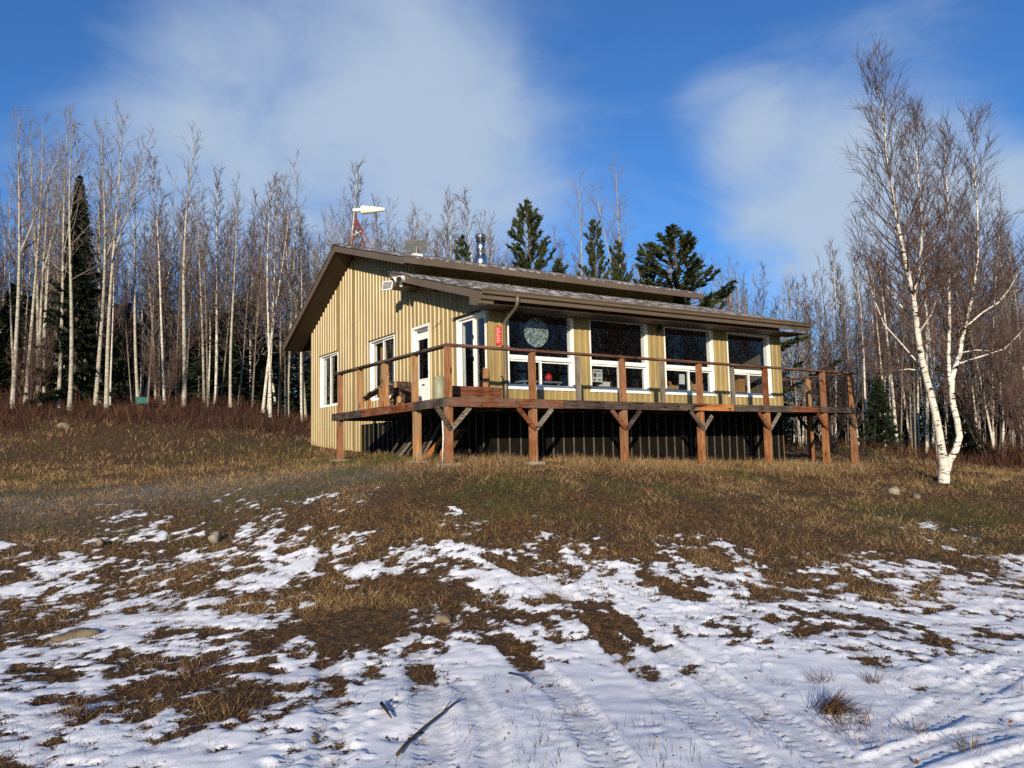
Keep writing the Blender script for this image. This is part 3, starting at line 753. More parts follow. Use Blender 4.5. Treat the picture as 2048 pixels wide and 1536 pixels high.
for (a, b, z0, z1) in (GW1, GW2):
    mb = ring(MB(), gw, a+.001, b-.001, z0+.001, z1-.001, .04, -.014, .20); win = hp(mb, 'window', M['white'])
    m = (a+b)/2
    for s0, s1, d in ((a+.041, m+.025, .04), (m-.025, b-.041, .075)):
        mb = ring(MB(), gw, s0, s1, z0+.042, z1-.042, .045, d, d+.03); hp(mb, 'sash', M['white'], win)
        mb = MB(); wbox(mb, gw, s0+.045, s1-.045, d+.012, d+.017, z0+.087, z1-.087); hp(mb, 'pane', M['glass'], win)
    mb = MB(); wbox(mb, gw, a-.03, b+.03, -.05, -.001, z1, z1+.018); hp(mb, 'drip_cap', M['soffit'], win)
# entrance door
a, b, z0, z1 = GDR
mb = MB(); wbox(mb, gw, a+.001, a+.05, -.015, .20, z0, z1-.001); wbox(mb, gw, b-.05, b-.001, -.015, .20, z0, z1-.001); wbox(mb, gw, a+.05, b-.05, -.015, .20, z1-.06, z1-.001)
wbox(mb, gw, a+.05, b-.05, .08, .20, 2.06, z1-.061)
dfr = hp(mb, 'door_frame', M['white'])
mb = MB(); wbox(mb, gw, a+.053, b-.053, .06, .105, .05, .86); wbox(mb, gw, a+.053, b-.053, .06, .105, 1.88, 2.05)
wbox(mb, gw, a+.053, a+.18, .06, .105, .86, 1.88); wbox(mb, gw, b-.18, b-.053, .06, .105, .86, 1.88)
door = hp(mb, 'door', M['white'])
mb = ring(MB(), gw, a+.16, b-.16, .84, 1.90, .025, .046, .06); hp(mb, 'glazing_bead', M['white'], door)
mb = MB(); wbox(mb, gw, a+.18, b-.18, .08, .086, .86, 1.88); hp(mb, 'pane', M['glass'], door)
mb = MB(); wbox(mb, gw, (a+b)/2-.07, (a+b)/2+.07, .052, .062, .69, .73); hp(mb, 'letter_slot', M['black'], door)
mb = MB(); wbox(mb, gw, a+.2, b-.2, .03, .062, 2.075, 2.12); hp(mb, 'door_closer', M['grey'], door)
for k in (0, 1):
    uu = a+.14+k*.36; mb = ring(MB(), gw, uu, uu+.30, .14, .62, .02, .052, .062); hp(mb, 'door_panel', M['white'], door)
mb = MB(); mb.tube([gw(a+.11, .06, 1.0), gw(a+.11, .005, 1.0)], [.02, .03], 10); hp(mb, 'handle', M['steel'], door)
# patio door
a, b, z0, z1 = GPT
mb = ring(MB(), gw, a+.001, b-.001, z0, z1-.001, .055, -.015, .20); pd = hp(mb, 'patio_door', M['white'])
m = (a+b)/2-.02
for s0, s1, d in ((a+.056, m+.03, .095), (m-.03, b-.056, .05)):
    mb = ring(MB(), gw, s0, s1, z0+.056, z1-.056, .06, d, d+.035); sl = hp(mb, 'sliding_sash', M['white'], pd)
    mb = MB(); wbox(mb, gw, s0+.06, s1-.06, d+.014, d+.02, z0+.116, z1-.116); hp(mb, 'pane', M['glass'], pd)
for z in (1.05, 1.55): mb = MB(); wbox(mb, gw, m-.012, m+.012, .03, .05, z, z+.09); hp(mb, 'latch', M['black'], pd)
mb = MB(); mb.add([gw(a-.03, -.001, z1+.06), gw(b+.1, -.001, z1+.06), gw(b+.1, -.09, z1+.01), gw(a-.03, -.09, z1+.01), gw(a-.03, -.001, z1+.04), gw(b+.1, -.001, z1+.04), gw(b+.1, -.09, z1-.005), gw(a-.03, -.09, z1-.005)],
   [(0, 1, 2, 3), (7, 6, 5, 4), (0, 4, 5, 1), (1, 5, 6, 2), (2, 6, 7, 3), (3, 7, 4, 0)]); hp(mb, 'drip_cap', M['soffit'], pd)
# interior shell
mb = MB(); mb.box(XG+.21, XR-.1, YW+.21, YB-.1, -.12, .02); hp(mb, 'interior_floor', M['infloor'])
mb = MB(); mb.box(XG+.22, XR-.11, 6.1, 6.2, .02, 2.5); hp(mb, 'partition', M['inwall'])
mb = MB(); mb.box(XG+.22, XR-.11, YW+.22, 6.1, 2.36, 2.42); mb.box(XG+.22, XR-.11, 6.2, YB-.1, 2.46, 2.52); hp(mb, 'ceiling', M['inwall'])
mb = MB(); mb.box(XR-.16, XR-.11, YW+.22, 6.1, .02, 2.36); hp(mb, 'inner_wall', M['inwall'])
mb = MB(); mb.box(6.0, 6.1, 6.2, YB-.1, .02, 2.46); hp(mb, 'partition', M['inwall'])
# small eave lamp and hose tap, fixed to the house
mb = MB(); mb.tube([(7.05, YW-.12, 2.10), (7.05, YW-.12, 2.03), (7.05, YW-.12, 1.96), (7.05, YW-.12, 1.93)], [.035, .06, .05, .015], 12); hp(mb, 'eave_lamp', M['black'], None, True)
mb = MB(); mb.tube([(2.21, YW-.02, .62), (2.21, YW-.09, .62), (2.21, YW-.10, .55)], .014, 8); mb.tube([(2.21, YW-.10, .56), (2.21, YW-.10, .05)], .010, 6); hp(mb, 'hose_tap', M['steeldark'])
mb = MB(); mb.tube([gw(4.22, .0, 2.06), gw(3.75, -.05, 2.13)], .006, 6); mb.tube([gw(3.75, -.05, 2.13), gw(3.70, -.02, 2.2)], .006, 6); hp(mb, 'bracket_rod', M['steeldark'])
mb = MB()
for z in (3.05, 3.09): mb.tube([gw(3.9, -.02, z-.1), gw(3.9, -.09, z-.1)], .03, 10)
hp(mb, 'wall_lamp', M['rust'])

# ------------------------------------------------------------------ things fixed to or standing in the house
def thing(name, loc, label, cat, group=None): return empty(name, loc, label, cat, group)
def part(mb, name, mat, root, smooth=False):
    o = mb.build(name, mat, None, smooth); o.parent = root
    o.matrix_parent_inverse = Matrix.Translation(-root.location) if root.type == 'EMPTY' else Matrix.Identity(4)
    return o
# windsock
wx, wy = 1.78, 8.62; wz = upper_z(wy)
ws = thing('windsock', (wx, wy, wz), 'cream windsock on rusty tripod mast at the roof ridge', 'windsock')
mb = MB(); mb.tube([(wx, wy, wz+.55), (wx, wy, wz+1.12)], .03, 8); part(mb, 'mast', M['rust'], ws)
for dx_, dy_, zz in ((.02, -.62, -.18), (.02, .44, -.03), (.40, -.30, -.06)):
    mb = MB(); mb.beam((wx, wy, wz+.90), (wx+dx_, wy+dy_, wz+zz), .035, .035); part(mb, 'leg', M['rust'], ws)
mb = MB(); mb.beam((wx+.01, wy-.30, wz+.42), (wx+.01, wy+.22, wz+.44), .03, .03); part(mb, 'brace', M['plasticwhite'], ws)
mb = MB(); mb.tube([(wx, wy+.01, wz+.45), (wx, wy+.01, wz+.82)], .012, 6); part(mb, 'brace', M['plasticwhite'], ws)
dirw = np.array([.80, -.55, 0]); dirw /= np.linalg.norm(dirw); c0 = np.array([wx, wy, wz+1.15])
mb = MB(); mb.tube([c0-dirw*.10, c0+dirw*.20], [.055, .06], 12); part(mb, 'sleeve', M['plasticwhite'], ws, True)
mb = MB(); mb.tube([c0+dirw*.16, c0+dirw*.20, c0+dirw*.5, c0+dirw*.86], [.13, .135, .10, .045], 14, False); part(mb, 'sock', M['cloth'], ws, True)
# flat dish antenna
sx, sy, = 2.25, 5.62; sz = upper_z(sy)+.02
da = thing('satellite_dish', (sx, sy, sz), 'flat grey satellite dish tilted on a short pole on the roof', 'satellite dish')
mb = MB(); mb.tube([(sx, sy, sz-.04), (sx, sy, sz+.26)], .022, 10); part(mb, 'pole', M['grey'], da)
mb = MB(); mb.box(sx-.13, sx+.13, sy-.10, sy+.10, sz-.01, sz+.05); part(mb, 'base', M['plasticwhite'], da)
mb = MB(); n_ = np.array([.35, .55, .75]); n_ /= np.linalg.norm(n_); c = np.array([sx, sy+.02, sz+.28]); ax = np.cross(n_, (0, 0, 1)); ax /= np.linalg.norm(ax)
mb.beam(c-ax*.29, c+ax*.29, .40, .035, n_); part(mb, 'panel', M['grey'], da)
# solar panel + security light at the top of the lower rake
q = atX(775, 571, XO-.10)
sp = thing('solar_panel', (XO-.02, q[1], q[2]), 'small white framed solar panel beside the security light under the roof', 'solar panel')
n_ = np.array([-.80, -.55, .25]); n_ /= np.linalg.norm(n_); ax = np.cross((0, 0, 1), n_); ax /= np.linalg.norm(ax); up_ = np.cross(n_, ax)
mb = MB(); mb.beam(q-ax*.15, q+ax*.15, .022, .25, up_); part(mb, 'frame', M['plasticwhite'], sp)
q2 = q+n_*.009; mb = MB(); mb.beam(q2-ax*.125, q2+ax*.125, .012, .20, up_); part(mb, 'cell', M['grey'], sp)
mb = MB(); mb.beam(q-n_*.01, (XO+.10, CLY-.12, lower_z(CLY)-.36), .03, .03); part(mb, 'arm', M['plasticwhite'], sp)
q = atX(797, 563, XO-.12)
sl = thing('security_light', (XO, q[1], q[2]), 'white two-headed security light on the brown rake board', 'light')
mb = MB(); mb.box(XO-.06, XO-.001, q[1]-.09, q[1]+.09, q[2]-.02, q[2]+.14); part(mb, 'base', M['plasticwhite'], sl)
for dy, dz in ((-.10, .06), (.10, .10)):
    c = np.array([XO-.10, q[1]+dy, q[2]+dz]); d = np.array([-.7, -.6 if dy < 0 else .1, -.35]); d /= np.linalg.norm(d)
    mb = MB(); mb.tube([c, c+d*.05, c+d*.12], [.03, .07, .085], 12); lh = part(mb, 'lamp_head', M['plasticwhite'], sl, True)
    mb = MB(); mb.tube([c+d*.121, c+d*.126], .07, 12); part(mb, 'lens', M['black'], sl)
mb = MB(); mb.tube([(XO-.05, q[1], q[2]-.02), (XO-.05, q[1], q[2]-.08), (XO-.05, q[1]-.02, q[2]-.13)], [.03, .05, .03], 10); part(mb, 'sensor', M['plasticwhite'], sl, True)
# red sign with lines of white lettering too small to read
s0 = atY(991, 653, YW-.03); s1_ = atY(1002, 690, YW-.03)
sg = thing('red_sign', (s0[0]+.06, YW-.03, s1_[2]), 'narrow red upright sign with white lines of lettering on house corner', 'sign')
x0s, x1s, zt, zb_ = s0[0], s1_[0]+.01, s0[2], s1_[2]
mb = MB(); mb.box(x0s, x1s, YW-.036, YW-.024, zb_, zt); part(mb, 'board', M['red'], sg)
rr = random.Random(3)
for i in range(9):
    z = zt-.03-i*(zt-zb_-.05)/9; a_ = x0s+.012+rr.random()*.01; b_ = x1s-.014-rr.random()*.05
    mb = MB(); mb.box(a_, b_, YW-.0375, YW-.0362, z-.012, z); part(mb, 'lettering', M['paper'], sg)
mb = MB(); mb.tube([(x0s+.06, YW-.03, zt), (x0s+.06, YW-.03, zt+.05)], .012, 6); part(mb, 'hook', M['rust'], sg)
# round marbled disc hung in the first window
c = atY(1072, 665, YW+.11)
mb = MB(); mb.tube([(c[0], YW+.096, c[2]), (c[0], YW+.106, c[2])], .345, 40); o = mb.build('glass_disc', M['disc'])
tag(o, 'round marbled pale glass disc hanging inside the first big window', 'disc')
# table with red ball, boxes, notices
tb = thing('table', (3.7, 2.4, .02), 'small grey table inside the window with the glass disc', 'table')
mb = MB(); mb.box(3.15, 4.30, 2.05, 2.75, .58, .62); part(mb, 'table_top', M['grey'], tb)
for x in (3.2, 4.2):
    for y in (2.1, 2.65): mb = MB(); mb.box(x, x+.05, y, y+.05, .02, .58); part(mb, 'leg', M['grey'], tb)
def sphere(c, r, n=14, m=10, sc=(1, 1, 1)):
    mb = MB(); v = [(c[0], c[1], c[2]-r*sc[2])]
    for i in range(1, m):
        a = -math.pi/2+math.pi*i/m
        for k in range(n): b = 2*math.pi*k/n; v.append((c[0]+r*sc[0]*math.cos(a)*math.cos(b), c[1]+r*sc[1]*math.cos(a)*math.sin(b), c[2]+r*sc[2]*math.sin(a)))
    v.append((c[0], c[1], c[2]+r*sc[2])); f = []
    for k in range(n):
        f.append((0, 1+(k+1) % n, 1+k)); f.append((len(v)-1, 1+(m-2)*n+k, 1+(m-2)*n+(k+1) % n))
        for i in range(m-2): f.append((1+i*n+k, 1+i*n+(k+1) % n, 1+(i+1)*n+(k+1) % n, 1+(i+1)*n+k))
    return mb.add(v, f)
mb = sphere((3.92, 2.10, .71), .09); mb.v += []; o = mb.build('red_pot', M['ball'], None, True); tag(o, 'round red pot on the table behind the sliding window', 'pot')
mb = MB(); mb.tube([(3.92, 2.10, .795), (3.92, 2.10, .82), (3.92, 2.10, .825)], [.03, .02, .008], 10); mb.build('lid', M['ball'], o)
def carton(name, x0, x1, y0, y1, z0, z1, mat, label, cat='box'):
    r = thing(name, ((x0+x1)/2, (y0+y1)/2, z0), label, cat)
    mb = MB(); mb.box(x0, x1, y0, y1, z0, z1); part(mb, 'body', mat, r)
    mb = MB(); mb.beam((x0, (y0+y1)/2-.06, z1+.004), (x0-.05, (y0+y1)/2-.06, z1+.10), .1, .006, (1, 0, 0)); mb.box(x0+.02, x1-.02, (y0+y1)/2-.02, (y0+y1)/2+.02, z1+.001, z1+.003); part(mb, 'flap', mat, r); return r
# window seats inside
sh = thing('window_bench', (8, 2.05, .02), 'low brown bench inside the windows carrying boxes', 'bench')
mb = MB(); mb.box(4.9, 11.5, 1.86, 2.25, .49, .53); part(mb, 'seat', M['infloor'], sh)
for x in (4.92, 7.0, 9.2, 11.4): mb = MB(); mb.box(x, x+.06, 1.9, 2.2, .02, .49); part(mb, 'leg', M['infloor'], sh)
carton('white_box', 5.35, 5.68, 1.9, 2.05, .53, .65, M['paper'], 'low white box on the bench below the pinned notices')
carton('cardboard_box', 7.85, 8.10, 1.9, 2.1, .53, .64, M['card'], 'small flat cardboard box beside a torn paper behind glass')
carton('open_carton', 8.65, 9.05, 1.9, 2.15, .53, .70, M['card'], 'open cardboard carton sharing a window with the torn paper')
carton('tall_carton', 10.55, 10.80, 1.9, 2.2, .53, .99, M['curtain2'], 'tall orange carton standing inside the last window')
for nm, x0, x1, z0, z1, lb in (('notice_sheet', 5.00, 5.32, .62, .93, 'grey notice sheets with boxes of print taped inside a window'), ('torn_paper', 7.98, 8.20, .66, .93, 'torn cream paper propped behind the glass over a box')):
    y = YW+.165; r = thing(nm, ((x0+x1)/2, y, z0), lb, 'paper')
    mb = MB(); mb.add([(x0, y, z0+(.05 if nm[0] == 't' else 0)), (x1-(.08 if nm[0] == 't' else 0), y, z0), (x1, y, z1-(.06 if nm[0] == 't' else 0)), (x0+.02, y, z1), (x0, y+.003, z0), (x1, y+.003, z0), (x1, y+.003, z1), (x0+.02, y+.003, z1)], [(0, 1, 2, 3), (7, 6, 5, 4), (0, 4, 5, 1), (1, 5, 6, 2), (2, 6, 7, 3), (3, 7, 4, 0)]); part(mb, 'sheet', M['paper'], r)
    if nm[0] == 'n':
        for a_, b_, c_, d_ in ((.03, .13, .12, .22), (.16, .29, .14, .16), (.16, .29, .18, .20), (.03, .29, .25, .28), (.03, .10, .03, .08), (.18, .28, .04, .07)):
            mb = MB(); mb.box(x0+a_, x0+b_, y-.003, y-.001, z0+c_, z0+d_); part(mb, 'print', M['ink'], r)
# curtains in the gable windows
def curtain(u0, u1, z0, z1, d, mat, label):
    mb = MB(); n = 36; v = []
    for i in range(n+1):
        u = u0+(u1-u0)*i/n; dd = d+.035*math.sin(i*1.15)+.012*math.sin(i*2.7)
        v += [gw(u, dd, z0), gw(u, dd*1.0, z1)]
    mb.add(v, [(2*i, 2*i+1, 2*i+3, 2*i+2) for i in range(n)])
    o = mb.build('curtain', mat, None, True); o.modifiers.new('thickness', 'SOLIDIFY').thickness = .004
    return tag(o, label, 'curtain')
curtain(10.55, 11.15, .45, 2.2, .30, M['curtain'], 'dark folded curtain in the gable window farther from the door')
curtain(6.45, 7.15, .42, 2.15, .30, M['curtain'], 'dark purple-grey curtain in the gable window next to the door')
curtain(7.55, 7.9, .42, 2.15, .30, M['curtain2'], 'orange curtain drawn aside in the gable window next to the door')

# ------------------------------------------------------------------ deck
deck = empty('deck', (6, .8, -1.3), 'raised timber deck with rail wrapping two sides of the house', 'deck')
DXE, DYL = 13.03, 5.78
def dp(mb, name, kind, axis, parent=None):
    o = mb.build(name, wood(kind, axis)); p = parent or deck; o.parent = p
    o.matrix_parent_inverse = Matrix.Translation(-deck.location) if p is deck else Matrix.Identity(4); return o
rr = random.Random(5)
# boards
for i in range(11):
    y0 = -.03+i*.146; y1 = y0+.138
    if y1 > YW-.03: y1 = YW-.04
    x = -.04; cuts = [-.04, 3.6+rr.uniform(-1, 1), 8.2+rr.uniform(-1, 1), DXE+.18]
    for a, b in zip(cuts[:-1], cuts[1:]):
        mb = MB(); mb.box(a+.002, b-.002, y0, y1, -.036+rr.uniform(-.002, .002), -.001+rr.uniform(-.003, .004)); dp(mb, 'deck_board', rr.choice(['dark', 'red', 'grey', 'dark']), 'x')
n = 28
for i in range(n):
    y0 = YW-.03+i*(DYL-YW+.03)/n; mb = MB(); mb.box(-.04, XG-.03, y0+.003, y0+(DYL-YW+.03)/n-.003, -.036, -.001+rr.uniform(-.003, .004)); dp(mb, 'deck_board', rr.choice(['dark', 'red', 'grey', 'dark']), 'x')
for i in range(16):
    y0 = YW-.03+i*.146; mb = MB(); mb.box(XR+.04, DXE+.18, y0+.003, y0+.143, -.036, -.001+rr.uniform(-.003, .004)); dp(mb, 'deck_board', rr.choice(['dark', 'red', 'grey']), 'x')
# rim boards of the front, each its own length and weathering
RIMS = [(-.05, 2.645, 'red', -.178), (2.65, 6.30, 'dark', -.172), (7.15, 7.90, 'orange', -.165), (7.96, 10.2, 'dark', -.165), (10.205, 11.3, 'red', -.155), (11.305, 13.22, 'dark', -.15)]
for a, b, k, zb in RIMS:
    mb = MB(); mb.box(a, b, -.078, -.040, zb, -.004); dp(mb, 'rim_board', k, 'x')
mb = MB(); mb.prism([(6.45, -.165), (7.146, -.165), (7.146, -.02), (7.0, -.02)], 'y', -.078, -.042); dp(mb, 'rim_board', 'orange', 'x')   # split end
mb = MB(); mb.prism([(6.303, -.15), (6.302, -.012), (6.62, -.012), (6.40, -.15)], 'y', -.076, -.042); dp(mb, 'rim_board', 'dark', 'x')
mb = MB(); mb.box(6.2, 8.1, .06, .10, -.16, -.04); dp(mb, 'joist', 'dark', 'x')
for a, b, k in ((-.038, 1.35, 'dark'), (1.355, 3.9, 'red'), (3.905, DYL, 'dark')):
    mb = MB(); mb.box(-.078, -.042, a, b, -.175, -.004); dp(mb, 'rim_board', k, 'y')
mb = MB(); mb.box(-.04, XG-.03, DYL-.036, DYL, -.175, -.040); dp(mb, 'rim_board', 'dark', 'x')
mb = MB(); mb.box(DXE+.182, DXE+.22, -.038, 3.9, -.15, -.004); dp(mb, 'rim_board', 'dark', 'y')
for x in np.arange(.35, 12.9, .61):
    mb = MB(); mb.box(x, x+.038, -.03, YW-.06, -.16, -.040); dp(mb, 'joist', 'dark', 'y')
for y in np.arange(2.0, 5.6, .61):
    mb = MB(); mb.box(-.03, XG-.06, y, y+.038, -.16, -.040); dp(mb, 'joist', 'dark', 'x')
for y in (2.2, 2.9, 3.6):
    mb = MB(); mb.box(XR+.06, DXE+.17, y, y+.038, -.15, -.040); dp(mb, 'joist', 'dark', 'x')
# posts (front row), braces, footings
H = 1.012; PW = .062
PX = [0.0, 1.942, 4.382, 6.822, 9.262, 11.702, DXE]
TOPK = ['post', 'post', 'post', 'post', 'red', 'post', 'post']
def footing(x, y, z):
    mb = MB(); mb.box(x-.16+rr.uniform(-.03, .03), x+.17, y-.15, y+.16, z-.15, z+.035); o = mb.build('footing', M['concrete']); o.parent = deck; o.matrix_parent_inverse = Matrix.Translation(-deck.location)
for i, x in enumerate(PX):
    g = g1(x, .02)
    mb = MB(); mb.box(x-PW, x+PW, -.038+.002, .10, g-.12, -.19 if i == 3 else -.042); p = dp(mb, 'post', 'post', 'z')
    mb = MB(); mb.box(x-.058, x+.058, -.16+.081, .026, .0, H-.05) if False else mb.box(x-.058, x+.058, -.030, .075, .006, H-.052); dp(mb, 'rail_post', TOPK[i], 'z')
    footing(x, .03, g)
    za = -.60; zt = -.185
    for sgn in (-1, 1):
        if i == 0 and sgn == -1: end = (x-.30, -.06, zt)
        elif i == len(PX)-1: end = (x-.28 if sgn < 0 else x+.10, -.06, zt) 
        else: end = (x+sgn*.42, -.06, zt)
        if i == len(PX)-1 and sgn > 0: continue
        if i == 3 and sgn > 0: end = (x+.30, -.06, zt-.10)
        st = (x-sgn*.005+sgn*.012, -.06, za)
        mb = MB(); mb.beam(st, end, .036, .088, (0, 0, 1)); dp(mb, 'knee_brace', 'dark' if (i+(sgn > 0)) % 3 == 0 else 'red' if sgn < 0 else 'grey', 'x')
# mid-span grey rail posts fixed inside the rim
for x in (3.15, 5.62, 8.03):
    mb = MB(); mb.box(x-.045, x+.045, .005, .085, .003, H-.085); dp(mb, 'rail_post', 'grey', 'z')
# left side rail posts
LY = [1.428, 2.844, 4.263, 5.447]
for i, y in enumerate(LY):
    mb = MB(); mb.box(-.03, .075, y-.055, y+.055, .006, H-.052); dp(mb, 'rail_post', ['tanpost', 'tanpost', 'tanpost', 'post'][i], 'z')
for y in (1.38, 5.5):
    g = g1(0.03, y); mb = MB(); mb.box(-.036, .10, y-PW, y+PW, g-.12, -.042); dp(mb, 'post', 'tanpost' if y < 2 else 'post', 'z'); footing(.03, y, g)
# right end posts
for y in (1.4, 3.75):
    g = g1(DXE, y); mb = MB(); mb.box(DXE-PW, DXE+PW, y-PW, y+PW, g-.12, -.042); dp(mb, 'post', 'post', 'z'); footing(DXE, y, g)
    mb = MB(); mb.box(DXE-.058, DXE+.058, y-.055, y+.055, .006, H-.052); dp(mb, 'rail_post', 'tanpost', 'z')
    for sgn in (-1, 1):
        mb = MB(); mb.beam((DXE, y+sgn*.01, -.62), (DXE, y+sgn*.40, -.16), .036, .088, (0, 0, 1)); dp(mb, 'knee_brace', 'dark', 'y')
# handrails
for a, b, k in ((-.07, 4.38, 'rail'), (4.385, 9.26, 'rail'), (9.265, DXE+.07, 'rail')):
    mb = MB(); mb.box(a, b, -.055, .085, H-.05, H-.002); dp(mb, 'handrail', k, 'x')
mb = MB(); mb.box(-.068, .085, .087, 3.0, H-.05, H-.004); dp(mb, 'handrail', 'dark', 'y')
mb = MB(); mb.box(-.068, .085, 3.004, DYL-.1, H-.052, H-.004); dp(mb, 'handrail', 'dark', 'y')
mb = MB(); mb.box(DXE-.07, DXE+.07, .087, 3.9, H-.05, H-.004); dp(mb, 'handrail', 'rail', 'y')

# things on and under the deck --------------------------------------------
def logpiece(p, q, r, label, group):
    p = np.array(p); q = np.array(q); d = (q-p)/np.linalg.norm(q-p); rg = random.Random(int(p[1]*997)+int(p[2]*77))
    root = empty('log', tuple((p+q)/2), label, 'log', group)
    mb = MB(); n = 14; mb.tube([p, p*.66+q*.34, p*.33+q*.67, q], [r*rg.uniform(.92, 1.08) for _ in range(4)], n, False)
    mb.v = [tuple(np.array(v)+np.array([rg.uniform(-1, 1) for _ in range(3)])*r*.07) for v in mb.v]; part(mb, 'bark', M['log'], root, True)
    for e, s in ((p, 1), (q, -1)):
        mb = MB(); mb.tube([e+d*s*.012, e+d*s*.03], r*.93, n); part(mb, 'cut_end', M['logend'], root)
LG = 'dark firewood log heaped on the deck by the gable window'
k = 0
for (y, z, r) in ((4.35, .11, .11), (4.60, .11, .11), (4.84, .12, .12), (5.10, .11, .11), (4.46, .30, .10), (4.72, .31, .10), (4.97, .30, .10), (4.60, .49, .10), (4.85, .50, .11), (4.72, .67, .09)):
    x0 = 1.15+rr.uniform(-.06, .06); logpiece((x0, y, z), (x0+.42, y+rr.uniform(-.02, .02), z), r, LG, 'firewood logs on the deck')
st = thing('chopping_bench', (.6, 4.7, 0), 'rough plank bench sloping up beside the firewood logs', 'bench')
mb = MB(); mb.beam((.62, 5.55, .34), (.66, 4.05, .62), .22, .045); o = mb.build('plank', wood('grey', 'y')); o.parent = st; o.matrix_parent_inverse = Matrix.Translation(-st.location)
for y, h in ((5.3, .38), (4.25, .57)):
    for x in (.55, .72): mb = MB(); mb.box(x-.03, x+.03, y-.04, y+.04, .005, h-.03); o = mb.build('leg', wood('orange', 'z')); o.parent = st; o.matrix_parent_inverse = Matrix.Translation(-st.location)
mb = MB(); mb.tube([(.62, 4.0, .74), (.66, 4.28, .71)], [.075, .08], 10); o = mb.build('log_block', M['logend'], None, True); tag(o, 'short orange wood block lying on the sloping plank bench', 'wood block')
# planter crate near the front corner
cr = thing('planter_crate', (.95, .85, 0), 'dark reddish wooden planter crate on the deck below the sliding door', 'crate')
for i in range(3):
    z = .02+i*.09
    for y in (.62, 1.12): mb = MB(); mb.box(.40, 1.60, y, y+.025, z, z+.082); o = mb.build('slat', wood('red', 'x')); o.parent = cr; o.matrix_parent_inverse = Matrix.Translation(-cr.location)
    for x in (.40, 1.575): mb = MB(); mb.box(x, x+.025, .648, 1.117, z, z+.082); o = mb.build('slat', wood('red', 'y')); o.parent = cr; o.matrix_parent_inverse = Matrix.Translation(-cr.location)
mb = MB(); mb.box(.43, 1.57, .65, 1.115, .01, .24); part(mb, 'soil', M['stick'], cr)
# leaning orange plank
mb = MB(); mb.beam((1.62, 1.30, .005), (1.80, 1.54, .78), .13, .03, (0, -1, .3)); o = mb.build('leaning_plank', wood('orange', 'z')); tag(o, 'short orange plank leaning on the house corner below the red sign', 'plank')
# pale drum
dr = thing('plastic_drum', (.35, 1.0, 0), 'pale green plastic drum with domed lid by the deck corner post', 'drum')
mb = MB(); mb.tube([(.32, .95, .0), (.32, .95, .04), (.32, .95, .16), (.32, .95, .30), (.32, .95, .44)], [.11, .125, .12, .125, .12], 18); part(mb, 'body', M['palegreen'], dr, True)
mb = MB(); mb.tube([(.32, .95, .442), (.32, .95, .465), (.32, .95, .49), (.32, .95, .50)], [.128, .125, .08, .02], 18); part(mb, 'lid', M['palegreen'], dr, True)
# lantern by the door
ln = thing('lantern', (1.55, 4.62, 0), 'small clear glass lantern on the deck in front of the white door', 'lantern')
mb = MB(); mb.box(1.49, 1.61, 4.56, 4.68, .002, .03); part(mb, 'base', M['grey'], ln)
mb = MB(); mb.tube([(1.55, 4.62, .03), (1.55, 4.62, .22)], .052, 12, False); part(mb, 'glass', M['glass'], ln, True)
mb = MB(); mb.tube([(1.55, 4.62, .22), (1.55, 4.62, .25), (1.55, 4.62, .29)], [.06, .05, .015], 12); part(mb, 'cap', M['grey'], ln, True)
# conduit and leaning boards below the deck
for x, lb in ((-.02+.30, 'thin pale pipe standing under the deck beside the corner post'),):
    g = g1(x-.4, .9); mb = MB(); mb.tube([(x-.10, .62, g-.05), (x-.08, .60, (g-.2)/2), (x-.10, .60, -.17)], .014, 8); o = mb.build('pipe', M['plasticwhite'], None, True); tag(o, lb, 'pipe')
for i in range(9):
    y = 2.3+i*.36+rr.uniform(-.06, .06); g = g1(1.2, y); h = rr.uniform(.62, .86); w = rr.uniform(.10, .17)
    mb = MB(); mb.beam((1.15+rr.uniform(-.1, .1), y, g-.02), (1.72, y+rr.uniform(-.1, .1), min(g+h, -.2)), w, .03, (1, 0, .5))
    o = mb.build('scrap_board', wood(rr.choice(['red', 'orange', 'dark', 'grey']), 'z')); tag(o, 'scrap board leaning in the shade under the side deck', 'board', 'scrap boards under the side deck')

# ------------------------------------------------------------------ trees: generator
def tube_batch(groups):
    """groups: list of (pts (M,n,3), rad (M,n), sides). Returns V, [F]"""
    Vs = []; Fs = []; base = 0
    for P, Rr, k in groups:
        if len(P) == 0: continue
        P = np.asarray(P, float); Rr = np.asarray(Rr, float); m, n, _ = P.shape
        T = np.empty_like(P); T[:, 1:-1] = P[:, 2:]-P[:, :-2]; T[:, 0] = P[:, 1]-P[:, 0]; T[:, -1] = P[:, -1]-P[:, -2]
        T /= np.linalg.norm(T, axis=-1, keepdims=True)+1e-9
        ref = np.where(np.abs(T[:, :1, 2:3]) < .75, np.array([0, 0, 1.]), np.array([1., 0, 0]))
        A = np.cross(T, np.broadcast_to(ref, T.shape)); A /= np.linalg.norm(A, axis=-1, keepdims=True)+1e-9
        B = np.cross(T, A)
        th = np.arange(k)*2*math.pi/k
        V = P[:, :, None]+Rr[:, :, None, None]*(A[:, :, None]*np.cos(th)[None, None, :, None]+B[:, :, None]*np.sin(th)[None, None, :, None])
        I = base+np.arange(m*n*k).reshape(m, n, k)
        F = np.stack([I[:, :-1], np.roll(I[:, :-1], -1, 2), np.roll(I[:, 1:], -1, 2), I[:, 1:]], -1).reshape(-1, 4)
        Vs.append(V.reshape(-1, 3)); Fs.append(F); base += m*n*k
    return np.concatenate(Vs), [np.concatenate(Fs)]
def interp_poly(P, t):
    P = np.asarray(P); n = len(P)-1; x = np.clip(t, 0, 1)*n; i = np.minimum(x.astype(int), n-1); f = (x-i)[:, None]
    return P[i]*(1-f)+P[i+1]*f
